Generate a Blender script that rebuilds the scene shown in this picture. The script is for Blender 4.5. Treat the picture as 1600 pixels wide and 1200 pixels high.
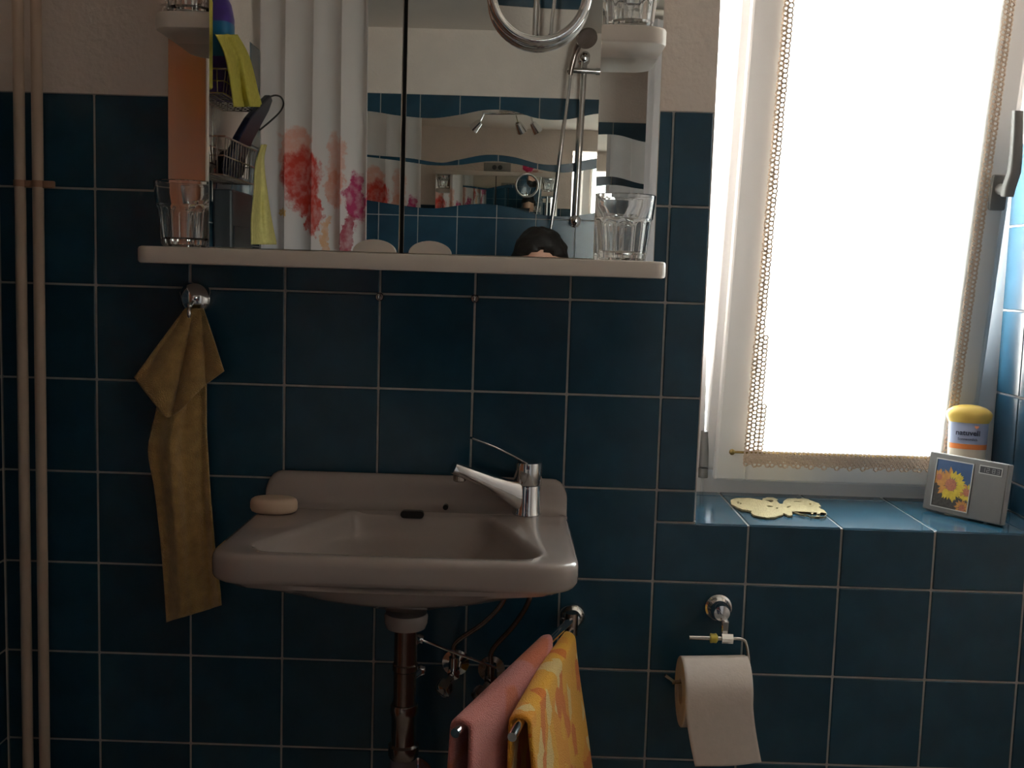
import bpy, bmesh, math, random
from mathutils import Vector, Matrix, noise
random.seed(7)
S = bpy.context.scene
for o in list(bpy.data.objects): bpy.data.objects.remove(o)
COL = S.collection
PI = math.pi

# ------------------------------------------------------------------ camera
FPX = 1650.13
def _rot(p, y, r):
    Rx = Matrix(((1,0,0),(0,math.cos(p),-math.sin(p)),(0,math.sin(p),math.cos(p))))
    Rz = Matrix(((math.cos(y),-math.sin(y),0),(math.sin(y),math.cos(y),0),(0,0,1)))
    Rr = Matrix(((math.cos(r),-math.sin(r),0),(math.sin(r),math.cos(r),0),(0,0,1)))
    B = Matrix(((1,0,0),(0,0,-1),(0,1,0)))
    return Rr @ Rx @ B @ Rz
RC = _rot(0.10233, -0.00625, 0.03082)
CAM = Vector((0.67291, -1.66963, 1.33013))
camd = bpy.data.cameras.new('camera'); cam = bpy.data.objects.new('camera', camd); COL.objects.link(cam)
camd.sensor_width = 36; camd.lens = 36*FPX/1600; camd.clip_start = 0.02
m = RC.transposed()
cm = Matrix.Identity(4)
for i in range(3):
    cm[i][0] = m[i][0]; cm[i][1] = -m[i][1]; cm[i][2] = -m[i][2]; cm[i][3] = CAM[i]
cam.matrix_world = cm
S.camera = cam

# ------------------------------------------------------------------ light and exposure
S.view_settings.view_transform = 'Standard'; S.view_settings.look = 'None'
S.view_settings.gamma = 1; S.view_settings.use_curve_mapping = False
S.view_settings.exposure = 0.0
SKY_STRENGTH = 56.0
W = bpy.data.worlds.new('overcast_sky'); S.world = W; W.use_nodes = True
nt = W.node_tree; nt.nodes.clear()
wo = nt.nodes.new('ShaderNodeOutputWorld'); bg = nt.nodes.new('ShaderNodeBackground')
tc = nt.nodes.new('ShaderNodeTexCoord'); sp = nt.nodes.new('ShaderNodeSeparateXYZ'); rp = nt.nodes.new('ShaderNodeValToRGB')
nt.links.new(tc.outputs['Generated'], sp.inputs[0]); nt.links.new(sp.outputs['Z'], rp.inputs[0])
rp.color_ramp.elements[0].position = 0.0; rp.color_ramp.elements[0].color = (.50,.50,.46,1)
rp.color_ramp.elements[1].position = 0.12; rp.color_ramp.elements[1].color = (.89,.95,1,1)
nt.links.new(rp.outputs[0], bg.inputs[0]); bg.inputs[1].default_value = SKY_STRENGTH
nt.links.new(bg.outputs[0], wo.inputs[0])
# portal: helps sampling of the sky through the window opening, gives no light itself
pd = bpy.data.lights.new('window_portal', 'AREA'); pd.shape = 'RECTANGLE'; pd.size = .56; pd.size_y = 1.14
po = bpy.data.objects.new('window_portal', pd); COL.objects.link(po)
po.location = (1.257, .335, 1.53); po.rotation_euler = (-PI/2, 0, 0)
pd.cycles.is_portal = True
try:
    S.cycles.max_bounces = 16; S.cycles.diffuse_bounces = 8; S.cycles.glossy_bounces = 8
    S.cycles.transmission_bounces = 12; S.cycles.transparent_max_bounces = 16
    S.cycles.sample_clamp_indirect = 6; S.cycles.use_denoising = True
except Exception: pass

# ------------------------------------------------------------------ measuring helpers (photo pixel -> point on a real plane)
def ray(px, py):
    d = RC.transposed() @ Vector(((px-800)/FPX, (py-600)/FPX, 1)); return d
def aty(px, py, y):
    d = ray(px, py); return CAM + d*((y-CAM.y)/d.y)
def atx(px, py, x):
    d = ray(px, py); return CAM + d*((x-CAM.x)/d.x)
def atz(px, py, z):
    d = ray(px, py); return CAM + d*((z-CAM.z)/d.z)
MY = -.13                                     # plane of the mirror doors
def refl(px, py, y):                          # seen in the mirror doors, on plane y
    p = aty(px, py, 2*MY-y); p.y = y; return p

# ------------------------------------------------------------------ materials
MATS = {}
def mat(name, col, rough=.5, metal=0., spec=.5, var=0., scale=20., bump=0., bscale=200., trans=0., ior=1.45, coat=0., rnd=0., sss=0., sheen=0.):
    M = bpy.data.materials.new(name); M.use_nodes = True
    n = M.node_tree; b = n.nodes['Principled BSDF']
    c = (*col, 1)
    b.inputs['Base Color'].default_value = c
    b.inputs['Roughness'].default_value = rough; b.inputs['Metallic'].default_value = metal
    b.inputs['Specular IOR Level'].default_value = spec; b.inputs['IOR'].default_value = ior
    b.inputs['Transmission Weight'].default_value = trans; b.inputs['Coat Weight'].default_value = coat
    b.inputs['Sheen Weight'].default_value = sheen
    t = n.nodes.new('ShaderNodeTexCoord')
    out = None
    if var > 0:
        nz = n.nodes.new('ShaderNodeTexNoise'); nz.inputs['Scale'].default_value = scale; nz.inputs['Detail'].default_value = 4
        n.links.new(t.outputs['Object'], nz.inputs['Vector'])
        mr = n.nodes.new('ShaderNodeMapRange'); mr.inputs['From Min'].default_value = .25; mr.inputs['From Max'].default_value = .75
        mr.inputs['To Min'].default_value = 1-var; mr.inputs['To Max'].default_value = 1+var
        n.links.new(nz.outputs['Fac'], mr.inputs['Value'])
        out = mr.outputs[0]
    if rnd > 0:
        oi = n.nodes.new('ShaderNodeObjectInfo'); mr2 = n.nodes.new('ShaderNodeMapRange')
        mr2.inputs['To Min'].default_value = 1-rnd; mr2.inputs['To Max'].default_value = 1+rnd
        n.links.new(oi.outputs['Random'], mr2.inputs['Value'])
        if out is None: out = mr2.outputs[0]
        else:
            mu = n.nodes.new('ShaderNodeMath'); mu.operation = 'MULTIPLY'
            n.links.new(out, mu.inputs[0]); n.links.new(mr2.outputs[0], mu.inputs[1]); out = mu.outputs[0]
    if out is not None:
        vm = n.nodes.new('ShaderNodeVectorMath'); vm.operation = 'SCALE'; vm.inputs[0].default_value = col
        n.links.new(out, vm.inputs['Scale']); n.links.new(vm.outputs[0], b.inputs['Base Color'])
    if bump > 0:
        nb = n.nodes.new('ShaderNodeTexNoise'); nb.inputs['Scale'].default_value = bscale; nb.inputs['Detail'].default_value = 5
        n.links.new(t.outputs['Object'], nb.inputs['Vector'])
        bp = n.nodes.new('ShaderNodeBump'); bp.inputs['Strength'].default_value = bump; bp.inputs['Distance'].default_value = .004
        n.links.new(nb.outputs['Fac'], bp.inputs['Height']); n.links.new(bp.outputs[0], b.inputs['Normal'])
    MATS[name] = M
    return M

PLASTER = mat('plaster', (.80,.715,.655), .9, spec=.15, var=.05, scale=9, bump=.55, bscale=90)
CEILING = mat('ceiling_paint', (.82,.76,.70), .9, spec=.15, var=.03, scale=6, bump=.2, bscale=120)
TILE = mat('teal_tile', (.014,.054,.088), .16, spec=.5, var=.16, scale=14, rnd=.10)
GROUT = mat('grout', (.33,.32,.31), .9, spec=.2, var=.10, scale=60)
FLOORM = mat('floor_tile', (.32,.29,.26), .4, var=.12, scale=12)
WHITE = mat('white_plastic', (.70,.64,.58), .35, var=.02, scale=10)
UPVC = mat('white_window_plastic', (.80,.80,.80), .35, var=.02, scale=8)
GREYM = mat('grey_metal', (.28,.28,.28), .4, metal=.8)
HANDLE = mat('grey_handle', (.20,.19,.18), .45)
CERAMIC = mat('sink_ceramic', (.36,.31,.29), .14, spec=.5, coat=.3, var=.02, scale=8)
CHROME = mat('chrome', (.78,.78,.78), .07, metal=1)
DCHROME = mat('tarnished_chrome', (.36,.30,.27), .22, metal=1, var=.15, scale=40)
COPPER = mat('brownish_pipe', (.24,.17,.14), .25, metal=.9, var=.2, scale=30)
MIRROR = mat('mirror_glass', (.84,.86,.84), .0, metal=1)
GLASS = mat('clear_glass', (1,1,1), .0, trans=1, ior=1.5)
BLACK = mat('black_shade_and_loop', (.012,.011,.010), .5)  # stands in for shade in openings; also the brush's black loop
PIPEP = mat('cream_pipe_paint', (.52,.40,.31), .4, var=.06, scale=20)
BRACKET = mat('bracket_copper', (.36,.20,.13), .4, metal=.4)
YTOWEL = mat('mustard_terry', (.52,.34,.13), .95, spec=.1, var=.22, scale=60, bump=.9, bscale=500, sheen=.3)
PINK = mat('pink_terry', (.62,.20,.17), .95, spec=.1, var=.18, scale=60, bump=.9, bscale=500, sheen=.3)
SOAP = mat('soap_cream', (.70,.52,.38), .45, var=.05, scale=30)
PAPER = mat('toilet_paper', (.60,.53,.48), .95, spec=.1, var=.04, scale=80, bump=.12, bscale=250)
CARD = mat('cardboard', (.42,.33,.25), .9, var=.1, scale=40)
YPLASTIC = mat('yellow_washer', (.50,.40,.06), .5)
BRASS = mat('brass', (.34,.25,.10), .35, metal=1)
LACE = mat('ecru_crochet', (.62,.50,.40), .9, spec=.1, var=.1, scale=300)
DOILYM = mat('cream_crochet', (.39,.335,.20), .9, spec=.1, var=.14, scale=120, bump=.8, bscale=400)
CLOCKG = mat('silver_grey_plastic', (.105,.10,.097), .45, var=.04, scale=60)
CLOCKE = mat('pale_plastic_edge', (.36,.35,.34), .4)
LCD = mat('lcd_dark', (.035,.035,.04), .2)
LCDSEG = mat('lcd_digits', (.16,.16,.17), .4)
DOORW = mat('orange_wood', (.25,.070,.020), .4, var=.14, scale=5)
YCLOTH = mat('yellow_cloth', (.52,.45,.09), .95, spec=.1, var=.14, scale=70, bump=.5, bscale=400)
YCLOTH2 = mat('pale_yellow_cloth', (.56,.50,.19), .95, spec=.1, var=.14, scale=70, bump=.5, bscale=400)
NAVY = mat('navy_plastic', (.008,.011,.030), .35, spec=.3, var=.2, scale=40)
PURPLE = mat('purple_label', (.06,.025,.20), .35, var=.3, scale=30)
BLUE = mat('blue_label', (.010,.13,.26), .3)
DGREY = mat('dark_grey_plastic', (.06,.065,.07), .35, var=.08, scale=20)
WIRE = mat('wire_steel', (.48,.44,.40), .25, metal=1)
HAIR = mat('dark_hair', (.012,.009,.008), .55, var=.4, scale=120)
SKIN = mat('skin', (.50,.27,.19), .5, var=.05, scale=40)
SHIRT = mat('dark_red_shirt', (.10,.03,.035), .9, var=.1, scale=60)
JEANS = mat('dark_jeans', (.02,.03,.06), .9, var=.2, scale=80)
SHOEM = mat('black_shoe', (.015,.015,.015), .5)
RADIO = mat('grey_radio', (.30,.29,.27), .5)
PETAL = mat('magenta_petal', (.55,.03,.13), .6, var=.2, scale=60)
LEAFM = mat('pale_petal', (.55,.35,.30), .6)
GOLDCAP = mat('gold_cap', (.62,.42,.10), .3)
BOTTLEW = mat('cream_bottle', (.72,.62,.50), .35)
LBLUE = mat('lavender_label', (.36,.40,.56), .4)
LORANGE = mat('orange_stripe', (.70,.20,.05), .4)
INK = mat('dark_ink', (.04,.04,.07), .6)
HEARTM = mat('salmon_heart', (.75,.28,.16), .5)
GOLDC = GOLDCAP

# thin window glass: mostly transparent with a faint reflection
PANE = bpy.data.materials.new('window_pane'); PANE.use_nodes = True
n = PANE.node_tree; n.nodes.clear()
o_ = n.nodes.new('ShaderNodeOutputMaterial'); mx = n.nodes.new('ShaderNodeMixShader'); tr = n.nodes.new('ShaderNodeBsdfTransparent'); gl = n.nodes.new('ShaderNodeBsdfGlossy'); fr = n.nodes.new('ShaderNodeFresnel')
gl.inputs['Roughness'].default_value = .01; tr.inputs[0].default_value = (.94,.96,.95,1)
n.links.new(fr.outputs[0], mx.inputs[0]); n.links.new(tr.outputs[0], mx.inputs[1]); n.links.new(gl.outputs[0], mx.inputs[2]); n.links.new(mx.outputs[0], o_.inputs[0])
# sheer white curtain: open weave (transparent) + translucent threads
SHEER = bpy.data.materials.new('sheer_voile'); SHEER.use_nodes = True
n = SHEER.node_tree; n.nodes.clear()
o_ = n.nodes.new('ShaderNodeOutputMaterial'); m1 = n.nodes.new('ShaderNodeMixShader'); m2 = n.nodes.new('ShaderNodeMixShader')
tr = n.nodes.new('ShaderNodeBsdfTransparent'); tl = n.nodes.new('ShaderNodeBsdfTranslucent'); df = n.nodes.new('ShaderNodeBsdfDiffuse')
tl.inputs[0].default_value = (.85,.83,.80,1); df.inputs[0].default_value = (.8,.78,.75,1)
m1.inputs[0].default_value = .35; m2.inputs[0].default_value = .62
n.links.new(tl.outputs[0], m1.inputs[1]); n.links.new(df.outputs[0], m1.inputs[2]); n.links.new(tr.outputs[0], m2.inputs[1]); n.links.new(m1.outputs[0], m2.inputs[2]); n.links.new(m2.outputs[0], o_.inputs[0])

# ------------------------------------------------------------------ mesh helpers
class MB:
    def __init__(s): s.bm = bmesh.new(); s.mi = 0
    def _mi(s, fs):
        for f in fs: f.material_index = s.mi
    def poly(s, vs, faces):
        V = [s.bm.verts.new(v) for v in vs]
        for f in faces:
            try: s.bm.faces.new([V[i] for i in f]).material_index = s.mi
            except ValueError: pass
        return V
    def box(s, lo, hi, bev=0., seg=1, M=None):
        lo, hi = Vector(lo), Vector(hi)
        c = (lo+hi)/2; d = hi-lo
        r = bmesh.ops.create_cube(s.bm, size=1)
        vs = r['verts']
        for v in vs: v.co = Vector((c.x+v.co.x*d.x, c.y+v.co.y*d.y, c.z+v.co.z*d.z))
        fs = set(f for v in vs for f in v.link_faces); s._mi(fs)
        if bev > 0:
            es = list(set(e for v in vs for e in v.link_edges))
            r = bmesh.ops.bevel(s.bm, geom=es, offset=bev, segments=seg, affect='EDGES', profile=.5)
            s._mi(r['faces']); vs = list(set(v for f in r['faces'] for v in f.verts) | set(v for v in vs if v.is_valid))
        if M is not None:
            for v in vs: v.co = M @ v.co
        return s
    def rings(s, rings, closed=True, caps=(True, True), loop=False):
        R = [[s.bm.verts.new(p) for p in r] for r in rings]
        n = len(R[0]); k = len(R)
        for a in range(k if loop else k-1):
            A, B = R[a], R[(a+1) % k]
            for i in range(n if closed else n-1):
                j = (i+1) % n
                try: s.bm.faces.new((A[i], A[j], B[j], B[i])).material_index = s.mi
                except ValueError: pass
        if closed and not loop:
            if caps[0] and n > 2:
                s.bm.faces.new(R[0][::-1]).material_index = s.mi
            if caps[1] and n > 2:
                s.bm.faces.new(R[-1]).material_index = s.mi
        return s
    def tube(s, pts, r, n=10, closed=False):
        pts = [Vector(p) for p in pts]; K = len(pts)
        rr = r if isinstance(r, (list, tuple)) else [r]*K
        T = []
        for i in range(K):
            if closed: t = pts[(i+1) % K]-pts[i-1]
            else: t = pts[min(i+1, K-1)]-pts[max(i-1, 0)]
            T.append(t.normalized())
        u = T[0].orthogonal().normalized(); rs = []
        for i in range(K):
            u = (u - T[i]*u.dot(T[i]))
            u = u.normalized() if u.length > 1e-6 else T[i].orthogonal().normalized()
            v = T[i].cross(u)
            rs.append([pts[i]+(u*math.cos(2*PI*k/n)+v*math.sin(2*PI*k/n))*rr[i] for k in range(n)])
        return s.rings(rs, True, (True, True), loop=closed)
    def lathe(s, prof, org=(0,0,0), axis=(0,0,1), n=28, mod=None, caps=(True, True)):
        ax = Vector(axis).normalized(); u = ax.orthogonal().normalized()
        if abs(ax.z) > .99: u = Vector((1,0,0))
        v = ax.cross(u); org = Vector(org); rs = []
        for (r, h) in prof:
            ring = []
            for k in range(n):
                a = 2*PI*k/n; q = r*(mod(a, h) if mod else 1)
                ring.append(org+ax*h+(u*math.cos(a)+v*math.sin(a))*q)
            rs.append(ring)
        return s.rings(rs, True, caps)
    def grid(s, fn, nu, nv):
        V = [[s.bm.verts.new(fn(i/nu, j/nv)) for i in range(nu+1)] for j in range(nv+1)]
        for j in range(nv):
            for i in range(nu):
                s.bm.faces.new((V[j][i], V[j][i+1], V[j+1][i+1], V[j+1][i])).material_index = s.mi
        return s
    def prism(s, outline, ext):                # outline: list of 3-D points, ext: vector
        ext = Vector(ext); o = [Vector(p) for p in outline]
        s.rings([o, [p+ext for p in o]], True, (True, True)); return s
    def sphere(s, c, r, sc=(1,1,1), u=16, v=10, M=None):
        rr = bmesh.ops.create_uvsphere(s.bm, u_segments=u, v_segments=v, radius=1)
        for w in rr['verts']:
            p = Vector((w.co.x*r*sc[0], w.co.y*r*sc[1], w.co.z*r*sc[2]))
            if M is not None: p = M @ p
            w.co = p+Vector(c)
        s._mi(set(f for w in rr['verts'] for f in w.link_faces)); return s
    def xform(s, M):
        for v in s.bm.verts: v.co = M @ v.co
        return s

WL = {}                                        # world location of the objects' origins
def base(o): return WL[o.name]
def finish(mb, name, m, loc, smooth=True, angle=40):
    bmesh.ops.recalc_face_normals(mb.bm, faces=mb.bm.faces)
    me = bpy.data.meshes.new(name)
    for v in mb.bm.verts: v.co -= loc
    mb.bm.to_mesh(me); mb.bm.free()
    for q in (m if isinstance(m, (list, tuple)) else [m]): me.materials.append(q)
    if smooth:
        for p in me.polygons: p.use_smooth = True
        try: me.set_sharp_from_angle(angle=math.radians(angle))
        except Exception: pass
    return me
def part(mb, name, m, parent, smooth=True, angle=40, label=None, kind=None):
    L = base(parent)
    me = finish(mb, name, m, L, smooth, angle)
    o = bpy.data.objects.new(name, me); COL.objects.link(o); o.parent = parent
    WL[o.name] = L
    if label: o['label'] = label
    if kind: o['kind'] = kind
    return o
def tag(o, label, cat, group=None):
    o['label'] = label; o['category'] = cat
    if group: o['group'] = group
    return o
def thing(name, loc, label, cat, group=None):
    o = bpy.data.objects.new(name, None); COL.objects.link(o); o.location = loc; o.empty_display_size = .05
    WL[o.name] = Vector(loc)
    return tag(o, label, cat, group)
def single(mb, name, m, loc, label, cat, group=None, smooth=True, angle=40):
    loc = Vector(loc); me = finish(mb, name, m, loc, smooth, angle)
    o = bpy.data.objects.new(name, me); COL.objects.link(o); o.location = loc; WL[o.name] = loc
    return tag(o, label, cat, group)
def struct(mb, name, m, loc=(0,0,0), smooth=False):
    loc = Vector(loc); me = finish(mb, name, m, loc, smooth)
    o = bpy.data.objects.new(name, me); COL.objects.link(o); o.location = loc; WL[o.name] = loc
    o['kind'] = 'structure'; return o
def solid(o, t, off=0., sub=0):
    md = o.modifiers.new('thickness', 'SOLIDIFY'); md.thickness = t; md.offset = off
    if sub:
        sd = o.modifiers.new('smooth', 'SUBSURF'); sd.levels = sub; sd.render_levels = sub
def lerp(a, b, t): return a+(b-a)*t
def curve_pts(P, n, closed=False):             # Catmull-Rom through points
    P = [Vector(p) for p in P]; K = len(P); out = []
    segs = K if closed else K-1
    for i in range(segs):
        g = (lambda k: P[k % K]) if closed else (lambda k: P[min(max(k,0),K-1)])
        p0, p1, p2, p3 = g(i-1), g(i), g(i+1), g(i+2)
        for j in range(n):
            t = j/n
            out.append(.5*((2*p1)+(p2-p0)*t+(2*p0-5*p1+4*p2-p3)*t*t+(3*p1-p0-3*p2+p3)*t**3))
    if not closed: out.append(P[-1])
    return out
def interp(tab, x):
    if x <= tab[0][0]: return tab[0][1]
    for (a, b), (c, d) in zip(tab, tab[1:]):
        if x <= c: return b+(d-b)*(x-a)/(c-a)
    return tab[-1][1]
def interps(tab, x):                           # smooth interpolation (cubic Hermite)
    n = len(tab)
    if x <= tab[0][0]: return tab[0][1]
    if x >= tab[-1][0]: return tab[-1][1]
    for i in range(n-1):
        if x <= tab[i+1][0]:
            x0, y0 = tab[i]; x1, y1 = tab[i+1]; h = x1-x0
            d0 = (tab[min(i+1,n-1)][1]-tab[max(i-1,0)][1])/(tab[min(i+1,n-1)][0]-tab[max(i-1,0)][0])
            d1 = (tab[min(i+2,n-1)][1]-tab[i][1])/(tab[min(i+2,n-1)][0]-tab[i][0])
            t = (x-x0)/h
            return (2*t**3-3*t*t+1)*y0+(t**3-2*t*t+t)*h*d0+(-2*t**3+3*t*t)*y1+(t**3-t*t)*h*d1

# ------------------------------------------------------------------ room shell
XL, XR, YB, ZC = -.152, 1.74, -2.63, 2.235     # left wall, right wall, back wall, ceiling
NX0, NX1, NZ0, NZ1, ND = .963, 1.553, .943, 2.11, .262   # window niche
ZT = 1.591                                     # top of the front dado
mb = MB()
mb.box((XL-.1, .004, 0), (NX0+.001, .36, ZC)); mb.box((NX1-.001, .004, 0), (XR+.1, .36, ZC))
mb.box((NX0+.001, .004, 0), (NX1-.001, .36, NZ0-.006)); mb.box((NX0+.001, .004, NZ1), (NX1-.001, .36, ZC))
wall_front = struct(mb, 'wall_front', PLASTER)
wall_left = struct(MB().box((XL-.1, YB-.1, 0), (XL-.004, .004, ZC)), 'wall_left', PLASTER)
wall_right = struct(MB().box((XR+.004, YB-.1, 0), (XR+.1, .004, ZC)), 'wall_right', PLASTER)
wall_back = struct(MB().box((XL-.1, YB-.1, 0), (XR+.1, YB-.004, ZC)), 'wall_back', PLASTER)
floor = struct(MB().box((XL-.1, YB-.1, -.1), (XR+.1, .36, 0)), 'floor', FLOORM)
ceiling = struct(MB().box((XL-.1, YB-.1, ZC), (XR+.1, .36, ZC+.1)), 'ceiling', CEILING)

# ---- tiles, one object each, mesh data shared by size
TM = {}
G = .0017                                      # half joint
def tile_mesh(w, h):
    k = (round(w, 4), round(h, 4))
    if k not in TM:
        b = MB().box((-w/2, -h/2, -.004), (w/2, h/2, .0), .0012)
        TM[k] = finish(b, 'tile', TILE, Vector((0,0,0)), False)
    return TM[k]
def tile(parent, a, b, u, v, org, un, vn):     # tile spanning [a,b] along u,v axes
    w = b[0]-a[0]-2*G; h = b[1]-a[1]-2*G
    if w < .004 or h < .004: return
    o = bpy.data.objects.new('tile', tile_mesh(w, h)); COL.objects.link(o); o.parent = parent
    U, V = Vector(u), Vector(v); N = U.cross(V)
    c = Vector(org)+U*((a[0]+b[0])/2)+V*((a[1]+b[1])/2)
    M = Matrix.Identity(4); j = random.uniform(-.0004, .0002)
    for i in range(3):
        M[i][0] = U[i]; M[i][1] = V[i]; M[i][2] = N[i]; M[i][3] = c[i]+N[i]*j-base(parent)[i]
    o.matrix_local = M
def grout(parent, boxes):
    b = MB()
    for lo, hi in boxes: b.box(lo, hi)
    return part(b, 'grout', GROUT, parent, False)
ZR = [1.591]+[1.445-.15*k for k in range(10)]+[0.0]      # dado row lines (1.445 .. .095, 0)
# front wall (u = +x, v = +z, normal = -y)
XF = [XL]+[.15*k for k in range(0, 12)]+[XR]
for zi in range(len(ZR)-1):
    z1, z0 = ZR[zi], ZR[zi+1]
    for xi in range(len(XF)-1):
        x0, x1 = XF[xi], XF[xi+1]
        pieces = [(x0, x1, z0, z1)]
        if z1 > NZ0+.001 and x1 > NX0 and x0 < NX1:      # meets the niche
            pieces = []
            zz = max(z0, NZ0)
            if x0 < NX0: pieces.append((x0, NX0, zz, z1))
            if x1 > NX1: pieces.append((NX1, x1, zz, z1))
            if z0 < NZ0: pieces.append((x0, x1, z0, NZ0))
        for (a, b_, c, d) in pieces:
            tile(wall_front, (a, c), (b_, d), (1,0,0), (0,0,1), (0,0,0), 0, 0)
grout(wall_front, [((XL, .0018, 0), (NX0, .005, ZT)), ((NX0, .0018, 0), (NX1, .005, NZ0-.002)), ((NX1, .0018, 0), (XR, .005, ZT)),
                   ((NX1-.0038, .0018, NZ0), (NX1+.002, ND, ZT)), ((NX0-.002, .0018, NZ0-.0), (NX0+.0022, ND, NZ0+.0022))])
# window sill: a slab with its own tiles
sill = struct(MB().box((NX0, .0022, NZ0-.0075), (NX1, ND+.06, NZ0-.0022)), 'trim_1', GROUT)
for x0, x1 in ((NX0, 1.05), (1.05, 1.2), (1.2, 1.35), (1.35, 1.5), (1.5, NX1)):
    for y0, y1 in ((0, .226), (.226, ND)):
        tile(sill, (x0, y0), (x1, y1), (1,0,0), (0,1,0), (0,0,NZ0), 0, 0)
# right reveal of the niche (normal -x): u=-y, v=+z -> N = (-y)x(z) = -x
for zi in range(0, 5):
    z1, z0 = ZR[zi], max(ZR[zi+1], NZ0)
    if z1 <= NZ0+.002: continue
    for y0, y1 in ((0, .022), (.022, .172), (.172, ND)):
        tile(wall_front, (-y1, z0), (-y0, z1), (0,-1,0), (0,0,1), (NX1-.006, 0, 0), 0, 0)
# left reveal stays painted plaster
# left wall dado (normal +x): u=+y, v=+z -> N=+x
DY0, DY1 = -1.07, -.42                         # door leaf on the left wall
YLs = [0, -.15, -.30, DY1+.07]
YL2 = [DY1-.72-.0, -1.30, -1.45, -1.60, -1.80]
cols = [(YLs[i+1], YLs[i]) for i in range(3)]+[(YL2[i+1], YL2[i]) for i in range(4)]
for (y0, y1) in cols:
    for zi in range(len(ZR)-1):
        tile(wall_left, (y0, ZR[zi+1]), (y1, ZR[zi]), (0,1,0), (0,0,1), (XL, 0, 0), 0, 0)
ZB = [1.995-.15*k for k in range(14)]+[0]
for y0, y1 in ((-1.95,-1.80), (-2.1,-1.95), (-2.25,-2.1), (-2.4,-2.25), (-2.55,-2.4), (YB,-2.55)):
    for zi in range(len(ZB)-1):
        if ZB[zi+1] > .9: tile(wall_left, (y0, ZB[zi+1]), (y1, ZB[zi]), (0,1,0), (0,0,1), (XL, 0, 0), 0, 0)
grout(wall_left, [((XL-.005, DY1+.07, 0), (XL-.0018, 0, ZT)), ((XL-.005, -1.8, 0), (XL-.0018, DY1-.72, ZT)), ((XL-.005, YB, 0), (XL-.0018, -1.8, 1.995))])
# back wall (normal +y): u=-x, v=+z -> N = (-x)x(z)=+y
XBs = [XL]+[.272+.149*k for k in range(-2, 10)]+[XR]
XBs = [x for x in XBs if x >= XL]
for xi in range(len(XBs)-1):
    for zi in range(8):
        tile(wall_back, (-XBs[xi+1], ZB[zi+1]), (-XBs[xi], ZB[zi]), (-1,0,0), (0,0,1), (0, YB, 0), 0, 0)
grout(wall_back, [((XL, YB-.005, .9), (XR, YB-.0018, 1.995))])

# ------------------------------------------------------------------ door on the left wall (seen in the side mirror)
d = MB(); d.box((XL-.004, DY0, .01), (XL+.014, DY1, 2.0), .003)
door = struct(d, 'door_1', DOORW, (XL, (DY0+DY1)/2, 0))
p = MB()
for y0, y1, z0, z1 in ((DY0+.09, DY1-.09, .15, .85), (DY0+.09, DY1-.09, 1.0, 1.88)):
    p.box((XL+.0135, y0, z0), (XL+.020, y1, z1), .004)
part(p, 'door_panel', DOORW, door, False)
p = MB()
p.box((XL-.004, DY1, 0), (XL+.020, DY1+.065, 2.07), .003); p.box((XL-.004, DY0-.068, 0), (XL+.020, DY0, 2.07), .003); p.box((XL-.004, DY0, 2.005), (XL+.020, DY1, 2.07), .003)
part(p, 'door_frame', WHITE, door, False)
p = MB(); p.tube([(XL+.014, DY1-.06, 1.04), (XL+.055, DY1-.06, 1.04), (XL+.06, DY1-.09, 1.04), (XL+.06, DY1-.17, 1.04)], .008)
p.box((XL+.0135, DY1-.08, .97), (XL+.018, DY1-.04, 1.1), .002)
part(p, 'door_handle', CHROME, door)

# ------------------------------------------------------------------ window: fixed frame, tilted sash, pane, handle
win = bpy.data.objects.new('window_1', None); COL.objects.link(win); win.location = (1.258, ND, NZ0); WL[win.name] = Vector((1.258, ND, NZ0)); win['kind'] = 'structure'
FX0, FX1 = 1.019, 1.506                        # inner edges of the fixed frame
f = MB()
f.box((NX0, ND, NZ0-.004), (FX0, ND+.06, NZ1), .003); f.box((FX1, ND, NZ0-.004), (NX1, ND+.06, NZ1), .003)
f.box((FX0, ND, NZ0-.004), (FX1, ND+.06, NZ0+.042), .003); f.box((FX0, ND, NZ1-.045), (FX1, ND+.06, NZ1), .003)
part(f, 'window_frame', UPVC, win, False)
SX0, SX1, SZ0, SZ1 = 1.034, 1.491, .974, 2.075
HINGE = Vector((0, .262, SZ0)); TILT = math.radians(8.6)
TM4 = Matrix.Translation(HINGE) @ Matrix.Rotation(TILT, 4, 'X') @ Matrix.Translation(-HINGE)
BW = .058
def ring_bar(b, x0, x1, z0, z1, w, y0, y1, bev=.004):
    b.box((x0, y0, z0), (x0+w, y1, z1), bev, 2); b.box((x1-w, y0, z0), (x1, y1, z1), bev, 2)
    b.box((x0+w-.001, y0, z0), (x1-w+.001, y1, z0+w), bev, 2); b.box((x0+w-.001, y0, z1-w), (x1-w+.001, y1, z1), bev, 2)
f = MB(); ring_bar(f, SX0, SX1, SZ0, SZ1, BW, .232, .252, .005)
ring_bar(f, SX0-.013, SX1+.013, SZ0+.012, SZ1, .03, .252, .292, .002)
ring_bar(f, SX0+BW-.012, SX1-BW+.012, SZ0+BW-.012, SZ1-BW+.012, .016, .238, .262, .003)
f.xform(TM4); sash = part(f, 'window_sash', UPVC, win, False)
f = MB(); f.box((SX0+BW-.008, .264, SZ0+BW-.008), (SX1-BW+.008, .268, SZ1-BW+.008)); f.xform(TM4); part(f, 'window_pane', PANE, sash, False)
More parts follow.
